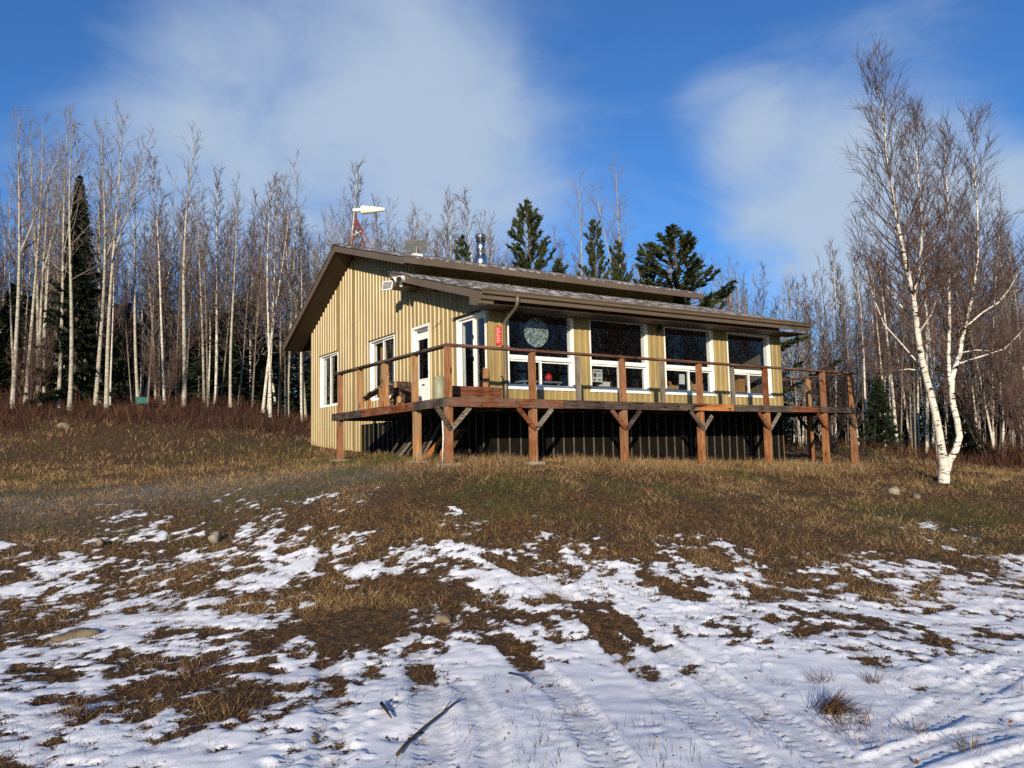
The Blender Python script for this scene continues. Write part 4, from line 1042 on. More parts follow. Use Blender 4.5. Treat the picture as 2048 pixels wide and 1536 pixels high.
def branch_curve(rng, o, d0, L, n, up=.5, wob=.12):
    """polyline from o, starting along d0, bending towards the sky"""
    pts = [np.array(o, float)]; d = np.array(d0, float)
    for i in range(n-1):
        d = d+np.array([0, 0, up/(n-1)])+rng.normal(0, wob, 3)/(n-1)**.5; d /= np.linalg.norm(d)
        pts.append(pts[-1]+d*L/(n-1))
    return np.array(pts)
def perp_dir(rng, axis, ang, az):
    axis = axis/np.linalg.norm(axis); r = np.array([1, 0, 0]) if abs(axis[0]) < .8 else np.array([0, 1, 0])
    a = np.cross(axis, r); a /= np.linalg.norm(a); b = np.cross(axis, a)
    return axis*math.cos(ang)+(a*math.cos(az)+b*math.sin(az))*math.sin(ang)
def limbs(rng, stem, srad, t0, nb, Lmax, ang=(.6, .95), subs=5, twigs=4, up=.6, twl=.32, rtw=.0045, rsub=.008, shape=lambda t: 1.0, rbr=.45, bmin=.006):
    """branches of one stem -> lists of curves per level"""
    b5, r5, s3, q3, t2, w2 = [], [], [], [], [], []
    az = rng.uniform(0, 6.28)
    for i in range(nb):
        t = t0+(1-t0)*((i+rng.uniform(0, .9))/nb); az += 2.4+rng.normal(0, .35)
        p = interp_poly(stem, np.array([t]))[0]; ax = interp_poly(stem, np.array([min(1, t+.05)]))[0]-interp_poly(stem, np.array([t-.05]))[0]
        rs = np.interp(t, np.linspace(0, 1, len(srad)), srad)
        a = np.interp((t-t0)/(1-t0), [0, 1], [ang[1], ang[0]])*rng.uniform(.8, 1.15)
        L = Lmax*shape((t-t0)/(1-t0))*rng.uniform(.65, 1.15)
        c = branch_curve(rng, p, perp_dir(rng, ax, a, az), L, 5, up)
        rb = max(bmin*1.3, min(rs*rbr, .014*L+.004)); b5.append(c); r5.append(np.linspace(rb, bmin*.75, 5))
        ns = max(2, int(round(subs*(.4+.6*L/Lmax))))
        for j in range(ns):
            s = .22+.75*(j+rng.uniform(0, .8))/ns; o = interp_poly(c, np.array([s]))[0]; d = interp_poly(c, np.array([min(1, s+.1)]))[0]-interp_poly(c, np.array([s-.1]))[0]
            l = L*.42*(1.15-s*.7)*rng.uniform(.7, 1.2); cc = branch_curve(rng, o, perp_dir(rng, d, rng.uniform(.45, .85), rng.uniform(0, 6.28)), l, 3, up*.5)
            s3.append(cc); q3.append(np.linspace(max(rsub*.75, .004), .0035, 3))
            nt = max(1, int(round(twigs*rng.uniform(.6, 1.3))))
            for k in range(nt):
                ss = .2+.8*(k+rng.uniform(0, .9))/nt; o2 = interp_poly(cc, np.array([ss]))[0]
                d2 = perp_dir(rng, cc[-1]-cc[0], rng.uniform(.3, .8), rng.uniform(0, 6.28)); d2[2] += .25*up
                l2 = twl*rng.uniform(.45, 1.2); t2.append(np.array([o2, o2+d2*l2])); w2.append(np.array([rtw, rtw*.55]))
    return b5, r5, s3, q3, t2, w2
def stem_curve(rng, H, n, lean=(0, 0), wob=.02):
    pts = [np.zeros(3)]; d = np.array([lean[0], lean[1], 1.0])
    ph = rng.uniform(0, 6.28, 2)
    for i in range(1, n):
        t = i/(n-1)
        pts.append(np.array([lean[0]*H*t+wob*H*math.sin(3.2*t+ph[0])*t-wob*H*math.sin(ph[0])*t*(1-t), lean[1]*H*t+wob*H*math.sin(2.7*t+ph[1])*t, H*t]))
    return np.array(pts)
class Proto: pass
def bare_tree(seed, H, r0, kind, t0=.42, nb=34, Lmax=1.9, ang=(.5, .85), subs=5, twigs=4, lean=(0, 0), wob=.02, up=.42, fork=None, mats=('aspen', 'twig'), rtw=.0065, shape=None):
    rng = np.random.default_rng(seed); shape = shape or (lambda t: (1.0-.72*t)*(.55+.45*min(1, t*5)))
    stem = stem_curve(rng, H, 14, lean, wob); tt = np.linspace(0, 1, 14); rad = r0*(1-tt)**.85*.93+.006; rad[0] *= 1.25
    TR = [([stem], [rad], 8)]; G = [[], [], [], [], [], []]
    L = limbs(rng, stem, rad, t0, nb, Lmax, ang, subs, twigs, up, shape=shape, rtw=rtw, rsub=.011, bmin=.010)
    for g, x in zip(G, L): g += x
    if fork:
        tf, hf, a = fork; o = interp_poly(stem, np.array([tf]))[0]
        c = branch_curve(rng, o, perp_dir(rng, np.array([0, 0, 1.]), a, rng.uniform(0, 6.28)), H*hf, 9, .75, .06)
        rr_ = np.linspace(np.interp(tf, tt, rad)*.72, .006, 9); TR.append(([c], [rr_], 6))
        L = limbs(rng, c, rr_, .3, int(nb*.6), Lmax*.8, ang, subs, twigs, up, shape=shape, rtw=rtw, rsub=.011, bmin=.010)
        for g, x in zip(G, L): g += x
    P = Proto(); V, F = tube_batch(TR); P.trunk = np_mesh('trunk', V, F, M[mats[0]], True)
    V, F = tube_batch([(G[0], G[1], 4), (G[2], G[3], 3), (G[4], G[5], 3)]); P.crown = np_mesh('crown', V, F, M[mats[1]], True); P.H = H
    return P
def place(P, name, x, y, s=1., rz=0., label='', cat='tree', group=None, sz=None, tilt_=(0, 0), z=None):
    r = empty(name, (x, y, (g1(x, y) if z is None else z)-.06), label, cat, group); r.rotation_euler = (tilt_[0], tilt_[1], rz); r.scale = (s, s, sz or s)
    for nm, me in (('trunk', P.trunk), ('crown', P.crown)):
        o = bpy.data.objects.new(nm, me); COL.objects.link(o); o.parent = r
    return r

ASP = [bare_tree(100+i, 13., .092+.010*(i % 3), 'aspen', t0=.38+.05*(i % 3), nb=24, Lmax=2.7, ang=(.45, 1.0), subs=5, twigs=3, lean=(.02*((i % 3)-1), .012*((i % 2)*2-1)), wob=.018+.009*(i % 3), fork=((.52, .40, .38) if i % 2 == 0 else None)) for i in range(6)]
BIR = [bare_tree(200+i, 11., .062+.009*i, 'birch', t0=.34, nb=36, Lmax=1.9, subs=5, twigs=5, lean=(.03*(i-1), .02), wob=.026, mats=('thinbirch', 'twigdark'), ang=(.45, .85)) for i in range(4)]
POL = [bare_tree(300+i, 10.5, .042+.006*i, 'pole', t0=.24, nb=34, Lmax=1.7, subs=5, twigs=4, lean=(.02*(i-2), .015*(i % 2)), wob=.012, mats=('pole', 'twig' if i % 2 else 'twigdark'), ang=(.45, .8)) for i in range(5)]

# ------------------------------------------------------------------ conifers
def conifer(seed, H, rbase, kind):
    rng = np.random.default_rng(seed); P = Proto(); P.H = H
    stem = stem_curve(rng, H, 8, (0, 0), .006); rad = np.linspace(H*.011+.02, .012, 8)
    V, F = tube_batch([([stem], [rad], 7)]); P.trunk = np_mesh('trunk', V, F, M['pinebark'], True)
    br, rb = [], []; Q = []; 
    spr = kind == 'spruce'
    z = H*(.06 if spr else .10); i = 0
    while z < H*.985:
        t = z/H; L = rbase*((1-t)**(1.2 if spr else .85))*(1.12 if spr else 1.12*rng.uniform(.6, 1.15))+.05
        nb = (7 if spr else 5)
        for b in range(nb):
            az = b*2*math.pi/nb+i*1.3+rng.normal(0, .25); l = L*rng.uniform(.75, 1.12)
            el = (-.25+.9*t if spr else .02+.80*t)+rng.normal(0, .16)
            d = np.array([math.cos(az)*math.cos(el), math.sin(az)*math.cos(el), math.sin(el)])
            c = branch_curve(rng, (interp_poly(stem, np.array([t]))[0]), d, l, 5, (.25 if spr else .45), .10); br.append(c); rb.append(np.linspace(.018*l/1.5+.006, .004, 5))
            ns = int((36 if spr else 40)*l/1.2)+6
            for k in range(ns):
                s = .16+.84*(k+rng.uniform(0, 1))/ns if spr else .35+.65*((k+rng.uniform(0, 1))/ns)**.8
                o = interp_poly(c, np.array([s]))[0]; ax = c[-1]-c[0]; ax /= np.linalg.norm(ax)
                sd = perp_dir(rng, ax, rng.uniform(.35, 1.0), rng.uniform(0, 6.28)); 
                sl = (.27 if spr else .19)*rng.uniform(.6, 1.25)*(1.1-.45*s)*(.30+.70*min(1, (1-t)*(6 if spr else 9)))
                if not spr: sd[2] += .35; sd /= np.linalg.norm(sd)
                else: sd[2] -= .15; sd /= np.linalg.norm(sd)
                Q.append((o, sd, sl))
        z += (.33 if spr else .42)*(1.05-.5*t); i += 1
    O = np.array([q[0] for q in Q]); D = np.array([q[1] for q in Q]); S = np.array([q[2] for q in Q])[:, None]
    # each sprig: three narrow leaf-like blades round its axis
    Vs, Fs = [], []; base = 0
    for k in range(3):
        r = rng.normal(0, 1, O.shape); w = np.cross(D, r); w /= np.linalg.norm(w, axis=1, keepdims=True)
        wd = (.036 if spr else .026)*rng.uniform(.7, 1.2, (len(O), 1)); dv = D+rng.normal(0, .28, D.shape)
        a = O; b = O+dv*S*.5+w*wd; c = O+dv*S; d = O+dv*S*.5-w*wd
        V = np.stack([a, b, c, d], 1).reshape(-1, 3); I = base+np.arange(len(O)*4).reshape(-1, 4); Vs.append(V); Fs.append(I); base += len(V)
    V2, F2 = tube_batch([(br, rb, 3)])
    V = np.concatenate(Vs+[V2]); P.crown = np_mesh('crown', V, [np.concatenate(Fs), F2[0]+base], M['spruce' if spr else 'pine'], False)
    return P
SPR = [conifer(400, 11.0, 1.85, 'spruce'), conifer(401, 4.2, 1.15, 'spruce')]
PIN = [conifer(410+i, 9.0, 3.1, 'pine') for i in range(3)]

# ------------------------------------------------------------------ placing the wood
rng = np.random.default_rng(11)
used = []
def base_from(px, D):
    """a point under image column px at depth D, set on the ground"""
    d = ray(px, 900); p = CP+d*D; return p[0], p[1]
def named(P, name, px, D, ytop, label, lean=0., rz=None, cat='tree', group=None, wide=1.):
    x, y = base_from(px, D); z = g1(x, y); 
    top = atD(px, ytop, D)[2]; s = (top-z)/P.H
    used.append((x, y)); return place(P, name, x, y, s*wide, rng.uniform(0, 6.28) if rz is None else rz, label, cat, group, sz=s, tilt_=(0, 0))
named(SPR[0], 'spruce_tree', 146, 33.8, 322, 'tall dark pointed spruce among bare trunks beyond the gable end')
L_TALL = [(114, 33.0, 200, 0), (137, 32.2, 214, 1), (189, 33.6, 231, 2), (199, 34.4, 262, 3), (211, 32.6, 197, 4), (367, 33.2, 236, 5), (460, 34.5, 343, 1), (22, 33, 205, 2), (48, 34.5, 214, 3), (72, 37, 240, 5)]
LB = ['tall forked grey aspen whose trunk stands closest to the dark spruce', 'tall grey aspen rising just in front of the dark spruce', 'taller of two straight aspens standing close together beside the spruce', 'shorter of two straight aspens standing close together beside the spruce',
      'tallest wide-crowned aspen beside the close pair of aspens', 'tall single aspen standing alone halfway between spruce and house', 'slim grey aspen standing nearest the teal tub side of the house']
for i, (px, D, yt, k) in enumerate(L_TALL):
    if i < 6: named(ASP[k], 'aspen_tree', px, D, yt, LB[i], wide=.95)
    elif i == 6: named(ASP[k], 'aspen_tree', px, D, yt, 'slim grey aspen next to the white birch by the gable roof', wide=.9)
    else: named(ASP[k], 'aspen_tree', px, D, yt, 'tall bare aspen at the wood edge beyond the spruce', group='tall aspens beyond the spruce', wide=.95)
named(BIR[1], 'birch_tree', 540, 34.5, 345, 'white slender birch beside the rear eave of the house')
named(BIR[2], 'birch_tree', 430, 35, 335, 'white birch between the lone aspen and the house, one of a pair', group='pair of white birches left of the house'); named(BIR[0], 'birch_tree', 415, 34.2, 470, 'white birch between the lone aspen and the house, one of a pair', group='pair of white birches left of the house')
# pines behind the roof
for i, (px, D, yt, k, w, lb) in enumerate([(934, 35, 452, 0, .85, 'small jack pine behind the steel chimney'), (1066, 36.5, 374, 1, 1.0, 'tallest pointed jack pine standing clear above the upper roof'),
        (1203, 38, 418, 2, .78, 'narrow jack pine standing among bare trees behind the roof'), (1246, 37, 462, 0, .75, 'short jack pine in front of the tall bare aspens behind the roof'),
        (1367, 34.5, 428, 1, 1.75, 'broad full jack pine at the far end of the upper roof'), (1310, 37, 468, 2, 1.0, 'jack pine tucked against the broad pine behind the roof'), (1130, 39, 500, 0, .9, 'low jack pine half hidden below the roof line between taller pines')]):
    named(PIN[k], 'jack_pine', px, D, yt, lb, wide=w)
named(ASP[0], 'aspen_tree', 1245, 41, 318, 'tall spreading bare aspen rising above the pines behind the roof', wide=1.0)
named(ASP[3], 'aspen_tree', 1165, 42, 342, 'narrow bare aspen beside the spreading one above the pines behind the roof', wide=.9)
named(SPR[1], 'young_fir', 1765, 31.5, 742, 'young dark fir at the wood edge beyond the deck end', wide=1.0)
named(SPR[1], 'young_fir', 1928, 32.5, 760, 'young dark fir behind the big white twin birch', wide=.9)
for px, D, yt in ((15, 38, 560), (55, 40, 600), (95, 41, 520), (250, 43, 600)):
    named(SPR[1] if yt > 540 else SPR[0], 'spruce_tree', px, D, yt, 'dark spruce deep among the trunks beyond the tall pointed spruce', group='dark spruces deep in the wood')

def blocked(x, y, m=1.0):
    if -1.6 < x < 15.5 and -3 < y < 17.5: return True
    return any((x-a)**2+(y-b)**2 < m*m for a, b in used)
def wood_zone(n, d0, d1, k0, k1, gap):
    out = []; tries = 0
    while len(out) < n and tries < n*60:
        tries += 1; k = rng.uniform(k0, k1); e = float(edge_depth(np.array(k))); u = e+d0+(d1-d0)*rng.uniform(0, 1)**.8
        x = CP[0]+u*(EF[0]+k*ER[0]); y = CP[1]+u*(EF[1]+k*ER[1])
        if blocked(x, y, gap): continue
        used.append((x, y)); out.append((x, y, u, k))
    return out
cnt = {'aspen': 0, 'birch': 0, 'pole': 0}
def top_for(k):
    # height of the wood's skyline, metres
    return float(np.interp(k, [-.75, -.6, -.45, -.3, -.1, .1, .3, .37, .46, .6, .75], [11.2, 10.8, 10.8, 12.2, 13.4, 12.6, 11.4, 9.8, 10.2, 11, 11]))
for (x, y, u, k) in wood_zone(470, .3, 14, -.80, .80, .62):
    side = 'left' if k < -.27 else 'mid' if k < .34 else 'right'
    r = rng.uniform()
    if side == 'left': P, nm = (ASP[rng.integers(6)], 'aspen_tree') if r < .22 else (BIR[rng.integers(4)], 'birch_tree') if r < .5 else (POL[rng.integers(5)], 'bare_sapling')
    elif side == 'mid': P, nm = (ASP[rng.integers(6)], 'aspen_tree') if r < .35 else (BIR[rng.integers(4)], 'birch_tree') if r < .5 else (POL[rng.integers(5)], 'bare_sapling')
    else: P, nm = (BIR[rng.integers(4)], 'birch_tree') if r < .5 else (POL[rng.integers(5)], 'bare_sapling')
    h = top_for(k)*(rng.uniform(.50, 1.02) if nm == 'bare_sapling' else rng.uniform(.70, 1.06)); s = h/P.H
    kind = {'aspen_tree': 'bare grey aspen', 'birch_tree': 'slim pale birch', 'bare_sapling': 'thin dull brown sapling'}[nm]
    where = {'left': 'in the leafless wood beyond the gable end', 'mid': 'in the leafless wood behind the roof', 'right': 'in the leafless wood past the deck end'}[side]
    place(P, nm, x, y, s*rng.uniform(.85, 1.05), rng.uniform(0, 6.28), kind+' '+where, 'tree', kind.replace('birch', 'birche')+'s '+where, sz=s, tilt_=(rng.normal(0, .045), rng.normal(0, .045)))
# the wood that the front windows mirror, across the clearing
for i in range(130):
    x = rng.uniform(12, 62); y = -25-abs(rng.normal(0, 6.0))-.10*(x-14)
    P = ASP[rng.integers(6)] if i % 2 else BIR[rng.integers(4)]
    place(P, 'aspen_tree' if i % 2 else 'birch_tree', x, y, rng.uniform(.9, 1.25), rng.uniform(0, 6.28), 'bare tree across the clearing, seen only mirrored in the windows', 'tree', 'trees mirrored in the windows', z=-2.7)

for i in range(26):  # spruces added out of view so the lower panes reflect something dark
    x = rng.uniform(12, 62); place(SPR[i % 2], 'spruce_tree', x, -30-abs(rng.normal(0, 4))-.1*(x-14), rng.uniform(.8, 1.1) if i % 2 == 0 else rng.uniform(1.0, 1.6), rng.uniform(0, 6.28), 'dark spruce added across the clearing to darken the window reflections', 'tree', 'spruces added to darken the window reflections', z=-2.7)

# far wood: uncountable thin stems, one mass
def far_wood(n):
    rg = np.random.default_rng(77); Vs, Fs, base = [], [], 0
    T, TRd, B, BR, W, WR = [], [], [], [], [], []
    protos = []
    for i in range(10):
        H = 10.; stem = stem_curve(rg, H, 6, (rg.normal(0, .02), rg.normal(0, .02)), .015); rad = np.linspace(.050, .012, 6)
        b5, r5, s3, q3, t2, w2 = limbs(rg, stem, rad, .14, 24, 1.6, (.4, .9), 3, 2, .5, twl=.6, rtw=.012, shape=lambda t: 1.-.6*t)
        b3 = [c[[0, 2, 4]] for c in b5]; r3 = [np.maximum(r[[0, 2, 4]], .012) for r in r5]; s2 = [c[[0, 2]] for c in s3]; q2 = [np.array([.014, .010]) for c in s3]
        V, F = tube_batch([([stem], [rad], 5), (b3, r3, 3), (s2, q2, 3), (t2, w2, 3)]); protos.append((V, F[0]))
    pts = []
    while len(pts) < n:
        k = rg.uniform(-1.5, .9) if rg.uniform() < .2 else rg.uniform(-.8, .8); e = float(edge_depth(np.array(k))); u = e+2+26*rg.uniform(0, 1)**.75
        x = CP[0]+u*(EF[0]+k*ER[0]); y = CP[1]+u*(EF[1]+k*ER[1])
        if blocked(x, y, .35): continue
        pts.append((x, y, k))
    A = np.array(pts); Z = gz(A[:, 0], A[:, 1])
    for (x, y, k), z in zip(pts, Z):
        V, F = protos[rg.integers(10)]; s = top_for(k)/10*rg.uniform(.6, 1.02); a = rg.uniform(0, 6.28); ca, sa = math.cos(a)*s, math.sin(a)*s
        Vs.append(np.c_[V[:, 0]*ca-V[:, 1]*sa+x, V[:, 0]*sa+V[:, 1]*ca+y, V[:, 2]*s+z-.1]); Fs.append(F+base); base += len(V)
    t = NT('far_wood_bark'); nz_ = t.noise(t.coord('Object', (.6, .6, .05)), 1.0, 3, .6)
    t.pbr(t.ramp(t.mrange(nz_, .3, .7), [(0, (.10, .08, .07)), (.5, (.21, .18, .16)), (1, (.40, .36, .32))]), .85, 0, None, .1)
    me = np_mesh('far_wood', np.concatenate(Vs), [np.concatenate(Fs)], t.m, False)
    o = bpy.data.objects.new('far_wood', me); COL.objects.link(o)
    return tag(o, 'dense mass of thin leafless stems filling the wood behind', 'wood', kind='stuff')
far_wood(690)
def darkening_conifers(n):
    """low dark evergreens added to stand in for the shade deep in the wood"""
    rg = np.random.default_rng(78); Vs, Fs, base = [], [], 0; Hs = 4.0
    pr = []
    for i in range(4):
        O, D, S = [], [], []
        for j in range(430):
            t = rg.uniform(0, 1)**1.3; a = rg.uniform(0, 6.28); r = 1.25*(1-t)**.8*rg.uniform(.25, 1.05)
            O.append((math.cos(a)*r, math.sin(a)*r, Hs*t)); D.append((math.cos(a), math.sin(a), rg.uniform(-.5, .2))); S.append(rg.uniform(.3, .65))
        O = np.array(O); D = np.array(D); S = np.array(S)[:, None]; w = np.cross(D, rg.normal(0, 1, D.shape)); w /= np.linalg.norm(w, axis=1, keepdims=True)
        V = np.stack([O-D*S*.3, O+D*S*.2+w*.055, O+D*S, O+D*S*.2-w*.055], 1).reshape(-1, 3); pr.append(V)
    m = 0
    while m < n:
        k = rg.uniform(-1.4, .85); e = float(edge_depth(np.array(k))); u = e+(4.5 if k < 0 else 7)+19*rg.uniform(0, 1)
        x = CP[0]+u*(EF[0]+k*ER[0]); y = CP[1]+u*(EF[1]+k*ER[1])
        if blocked(x, y, .3): continue
        V = pr[rg.integers(4)]; s = rg.uniform(.65, 1.35)*(1.15 if k < -.3 else .9); a = rg.uniform(0, 6.28); ca, sa = math.cos(a)*s*1.2, math.sin(a)*s*1.2
        Vs.append(np.c_[V[:, 0]*ca-V[:, 1]*sa+x, V[:, 0]*sa+V[:, 1]*ca+y, V[:, 2]*s+g1(x, y)]); Fs.append(base+np.arange(len(V)).reshape(-1, 4)); base += len(V); m += 1
    me = np_mesh('darkening_evergreens', np.concatenate(Vs), [np.concatenate(Fs)], M['spruce'], False)
    o = bpy.data.objects.new('darkening_evergreens', me); COL.objects.link(o)
    return tag(o, 'low dark evergreens added deep in the wood to blacken its gaps', 'wood', kind='stuff')
darkening_conifers(330)  # added evergreens, there to blacken the gaps low between the trunks

# ------------------------------------------------------------------ the white twin birch by the yard
def hero_birch():
    base = on_ground(1888, 966); D = (base-CP)@FWD; rg = np.random.default_rng(21)
    def tr(l, dd=0.):
        n = len(l); return np.array([atD(x, y, D+dd*i/max(1, n-1))-base for i, (x, y) in enumerate(l)])
    A = tr([(1888, 972), (1888, 930), (1883, 898), (1878, 865), (1869, 820), (1861, 789), (1849, 742), (1843, 716), (1835, 664), (1831, 625), (1827, 591), (1819, 560), (1806, 500), (1795, 446), (1787, 397), (1776, 342), (1770, 277), (1765, 215), (1752, 176)], -.6)
    A2 = tr([(1828, 580), (1839, 534), (1843, 490), (1844, 446), (1839, 375), (1834, 304), (1831, 238)], .8); A2 += A[10]-A2[0]
    B = tr([(1893, 942), (1898, 922), (1911, 901), (1919, 873), (1914, 841), (1906, 810), (1903, 784), (1905, 753), (1912, 729), (1920, 708), (1924, 677), (1930, 656), (1940, 612), (1948, 576), (1953, 540), (1956, 512), (1955, 424), (1950, 359), (1946, 262)], .9)
    B2 = tr([(1903, 765), (1899, 740), (1898, 706), (1900, 638), (1899, 586), (1898, 523), (1902, 446), (1894, 359), (1891, 277)], .7); B2 += B[6]+np.array([0, 0, .15])-B2[0]
    ra = lambda n, a, b, p=.9: (np.linspace(1, 0, n)**p)*(a-b)+b
    stems = [(A, ra(len(A), .098, .007), 10), (A2, ra(len(A2), .042, .006), 8), (B, ra(len(B), .085, .007), 10), (B2, ra(len(B2), .052, .006), 8)]
    stems[0][1][0] = .135; stems[0][1][1] = .112
    Lb = [tr([(1846, 738), (1805, 690), (1768, 649), (1751, 605), (1735, 556), (1722, 520)], -.7), tr([(1918, 727), (1965, 712), (2008, 698), (2036, 671), (2060, 640)], .8), tr([(1930, 655), (1965, 625), (1997, 605), (2019, 578), (2040, 540)], -.4),
          tr([(1850, 742), (1815, 738), (1790, 742)], .3), tr([(1832, 640), (1800, 610), (1775, 575), (1755, 540)], .7), tr([(1836, 668), (1862, 630), (1878, 585), (1886, 545)], -.9), tr([(1920, 706), (1950, 700), (1985, 702)], -.5)]
    big = [(c, ra(len(c), .022, .005), 6) for c in Lb]
    V, F = tube_batch([([s], [r], k) for s, r, k in stems]+[([s], [r], k) for s, r, k in big])
    P = Proto(); P.trunk = np_mesh('trunk', V, F, M['birch'], True)
    G = [[], [], [], [], [], []]; sh = lambda t: (1-.60*t)*(.6+.4*min(1, 4*t))
    for (s, r, k), t0, nb, L in zip(stems, (.44, .10, .50, .22), (60, 44, 62, 52), (2.1, 1.6, 2.1, 1.8)):
        x = limbs(rg, s, r, t0, nb, L, (.40, .90), 7, 5, .50, twl=.36, rtw=.0040, shape=sh, rbr=.45)
        for g, q in zip(G, x): g += q
    for c, r, k in big:
        x = limbs(rg, c, r, .3, 9, .95, (.4, .7), 5, 4, .75, twl=.32, rtw=.0042)
        for g, q in zip(G, x): g += q
    V, F = tube_batch([(G[0], G[1], 4), (G[2], G[3], 3), (G[4], G[5], 3)]); P.crown = np_mesh('crown', V, F, M['twigdark'], True)
    r = empty('birch_tree', tuple(base), 'big white birch with two stems from one base, beside the yard', 'tree')
    for nm, me in (('trunk', P.trunk), ('crown', P.crown)):
        o = bpy.data.objects.new(nm, me); COL.objects.link(o); o.parent = r
hero_birch()
# many-stemmed alder bushes by the wood edge
def bush(seed, n, H):
    rg = np.random.default_rng(seed); T, Tr = [], []; G = [[], [], [], [], [], []]
    for i in range(n):
        a = rg.uniform(0, 6.28); s = rg.uniform(.05, .25); h = H*rg.uniform(.6, 1.05)
        c = branch_curve(rg, (math.cos(a)*s, math.sin(a)*s, 0), (math.cos(a)*.35, math.sin(a)*.35, 1), h, 9, .25, .08); r = np.linspace(.024, .006, 9); T.append(c); Tr.append(r)
        x = limbs(rg, c, r, .30, 12, .9, (.4, .7), 4, 3, .6, twl=.3, rtw=.006)
        for g, q in zip(G, x): g += q
    P = Proto(); V, F = tube_batch([(T, Tr, 5)]); P.trunk = np_mesh('stems', V, F, M['twigdark'], True); V, F = tube_batch([(G[0], G[1], 4), (G[2], G[3], 3), (G[4], G[5], 3)]); P.crown = np_mesh('crown', V, F, M['twigdark'], True); P.H = H; return P
BU = bush(31, 14, 4.6)
q = on_ground(1992, 921); place(BU, 'alder_bush', q[0], q[1], 1.35, .4, 'big dark many-stemmed leafless bush near the twin birch', 'bush')
for px, py in ((2075, 935), (1660, 900), (60, 820), (330, 815), (575, 810)):
    q = on_ground(px, py, 24); place(BU, 'alder_bush', q[0], q[1], rng.uniform(.55, .85), rng.uniform(0, 6), 'low leafless bush in the brush along the wood edge', 'bush', 'leafless bushes along the wood edge')

# ------------------------------------------------------------------ grass, brush, leaves
def blades(name, X, Y, Z, L, Wd, lean, col, label, cat, seed=1, az=None):
    rg = np.random.default_rng(seed); n = len(X); B = np.c_[X, Y, Z]
    a = rg.uniform(0, 6.283, n) if az is None else az; D = np.c_[np.cos(a), np.sin(a), np.zeros(n)]
    b = rg.uniform(0, 6.283, n); Wv = np.c_[np.cos(b), np.sin(b), rg.normal(0, .2, n)]*Wd[:, None]
    le = np.clip(lean, 0, .98); h = np.sqrt(1-le**2)
    mid = B+D*(L*le*.46)[:, None]+np.array([0, 0, 1])*(L*h*.56)[:, None]
    tip = B+D*(L*le)[:, None]+np.array([0, 0, 1])*(L*h*.92)[:, None]
    V = np.stack([B-Wv*.5, B+Wv*.5, mid+Wv*.38, mid-Wv*.38, tip], 1).reshape(-1, 3)
    I = np.arange(n)[:, None]*5
    me = np_mesh(name, V, [I+np.array([[0, 1, 2, 3]]), I+np.array([[3, 2, 4]])], M['blade'], False)
    c = np.repeat(np.c_[col, np.ones(n)], 5, 0).astype(np.float32); at = me.attributes.new('Col', 'FLOAT_COLOR', 'POINT'); at.data.foreach_set('color', c.ravel())
    o = bpy.data.objects.new(name, me); COL.objects.link(o); return tag(o, label, cat, kind='stuff')
def scatter(n, u0, u1, kmax, seed):
    rg = np.random.default_rng(seed); u = u0*(u1/u0)**rg.uniform(0, 1, n); k = rg.uniform(-kmax, kmax, n)
    return CP[0]+u*(EF[0]+k*ER[0]), CP[1]+u*(EF[1]+k*ER[1]), u, k
def in_house(x, y): return ((x > XG-.05) & (x < XR+.05) & (y > YW-.05) & (y < YB+.05))
PAL = np.array([(.22, .135, .058), (.14, .082, .036), (.080, .046, .021), (.040, .023, .012), (.36, .25, .12), (.085, .036, .018)])
def mixcol(rg, n, w):
    i = rg.choice(len(PAL), n, p=np.array(w)/sum(w)); c = PAL[i]*rg.uniform(.7, 1.25, (n, 1)); return c
def grass_zone(n, u0, u1, seed, Lr, wfac, lean, w, name, label, thin=1.0, greens=True):
    x, y, u, k = scatter(n, u0, u1, .86, seed); rg = np.random.default_rng(seed+500)
    tf = track_field(x, y); s = snow_mask(x, y, tf)
    clump = fbm(x*2.3, y*2.3, 91, 3)
    keep = (s < .42+.22*(rg.uniform(0, 1, n) < .35)) & ~in_house(x, y) & (rg.uniform(0, 1, n) < thin*(.25+1.3*sstep(.35, .62, clump))) & (litter_zone(x, y) < .75)
    x, y, u, s, clump = x[keep], y[keep], u[keep], s[keep], clump[keep]; n = len(x)
    z = gz(x, y)+micro(x, y)-.012
    L = rg.uniform(*Lr, n)*(.55+.9*clump); W = (.0018+.00028*u)*wfac*rg.uniform(.7, 1.3, n)
    c = mixcol(rg, n, w)
    tn = sstep(.46, .62, fbm(x*.8, y*.8, 171, 3)+.10*sstep(10.5, 13.5, u)-.06*sstep(10, 8, u)); tm = rg.uniform(0, 1, n) < tn*.75
    c[tm] = PAL[rg.choice([0, 4, 1], tm.sum(), p=[.5, .3, .2])]*rg.uniform(.75, 1.3, (tm.sum(), 1))
    if greens:
        g = sstep(.55, .68, fbm(x*.55, y*.55, 71, 3))*sstep(8.5, 10.5, u)
        gm = rg.uniform(0, 1, n) < g*.8; c[gm] = np.array([.082, .082, .022])*rg.uniform(.6, 1.3, (gm.sum(), 1))
    return blades(name, x, y, z, L, W, np.clip(rg.normal(*lean, n), .1, .97), c, label, 'grass', seed)
grass_zone(260000, 3.4, 9.5, 1, (.035, .095), .9, (.84, .12), (1.5, 3, 6, 6, .8, 3), 'matted_grass', 'dark matted dead grass showing between the snow patches')
grass_zone(330000, 7.5, 22, 2, (.04, .14), .95, (.76, .17), (4, 5, 5, 4, 2, 2), 'dry_grass', 'dry tan and brown grass covering the bank below the deck')
grass_zone(60000, 16, 34, 3, (.09, .22), 1.2, (.6, .2), (4, 5, 5, 3, 1, 3), 'field_grass', 'rough brown grass running back towards the wood')
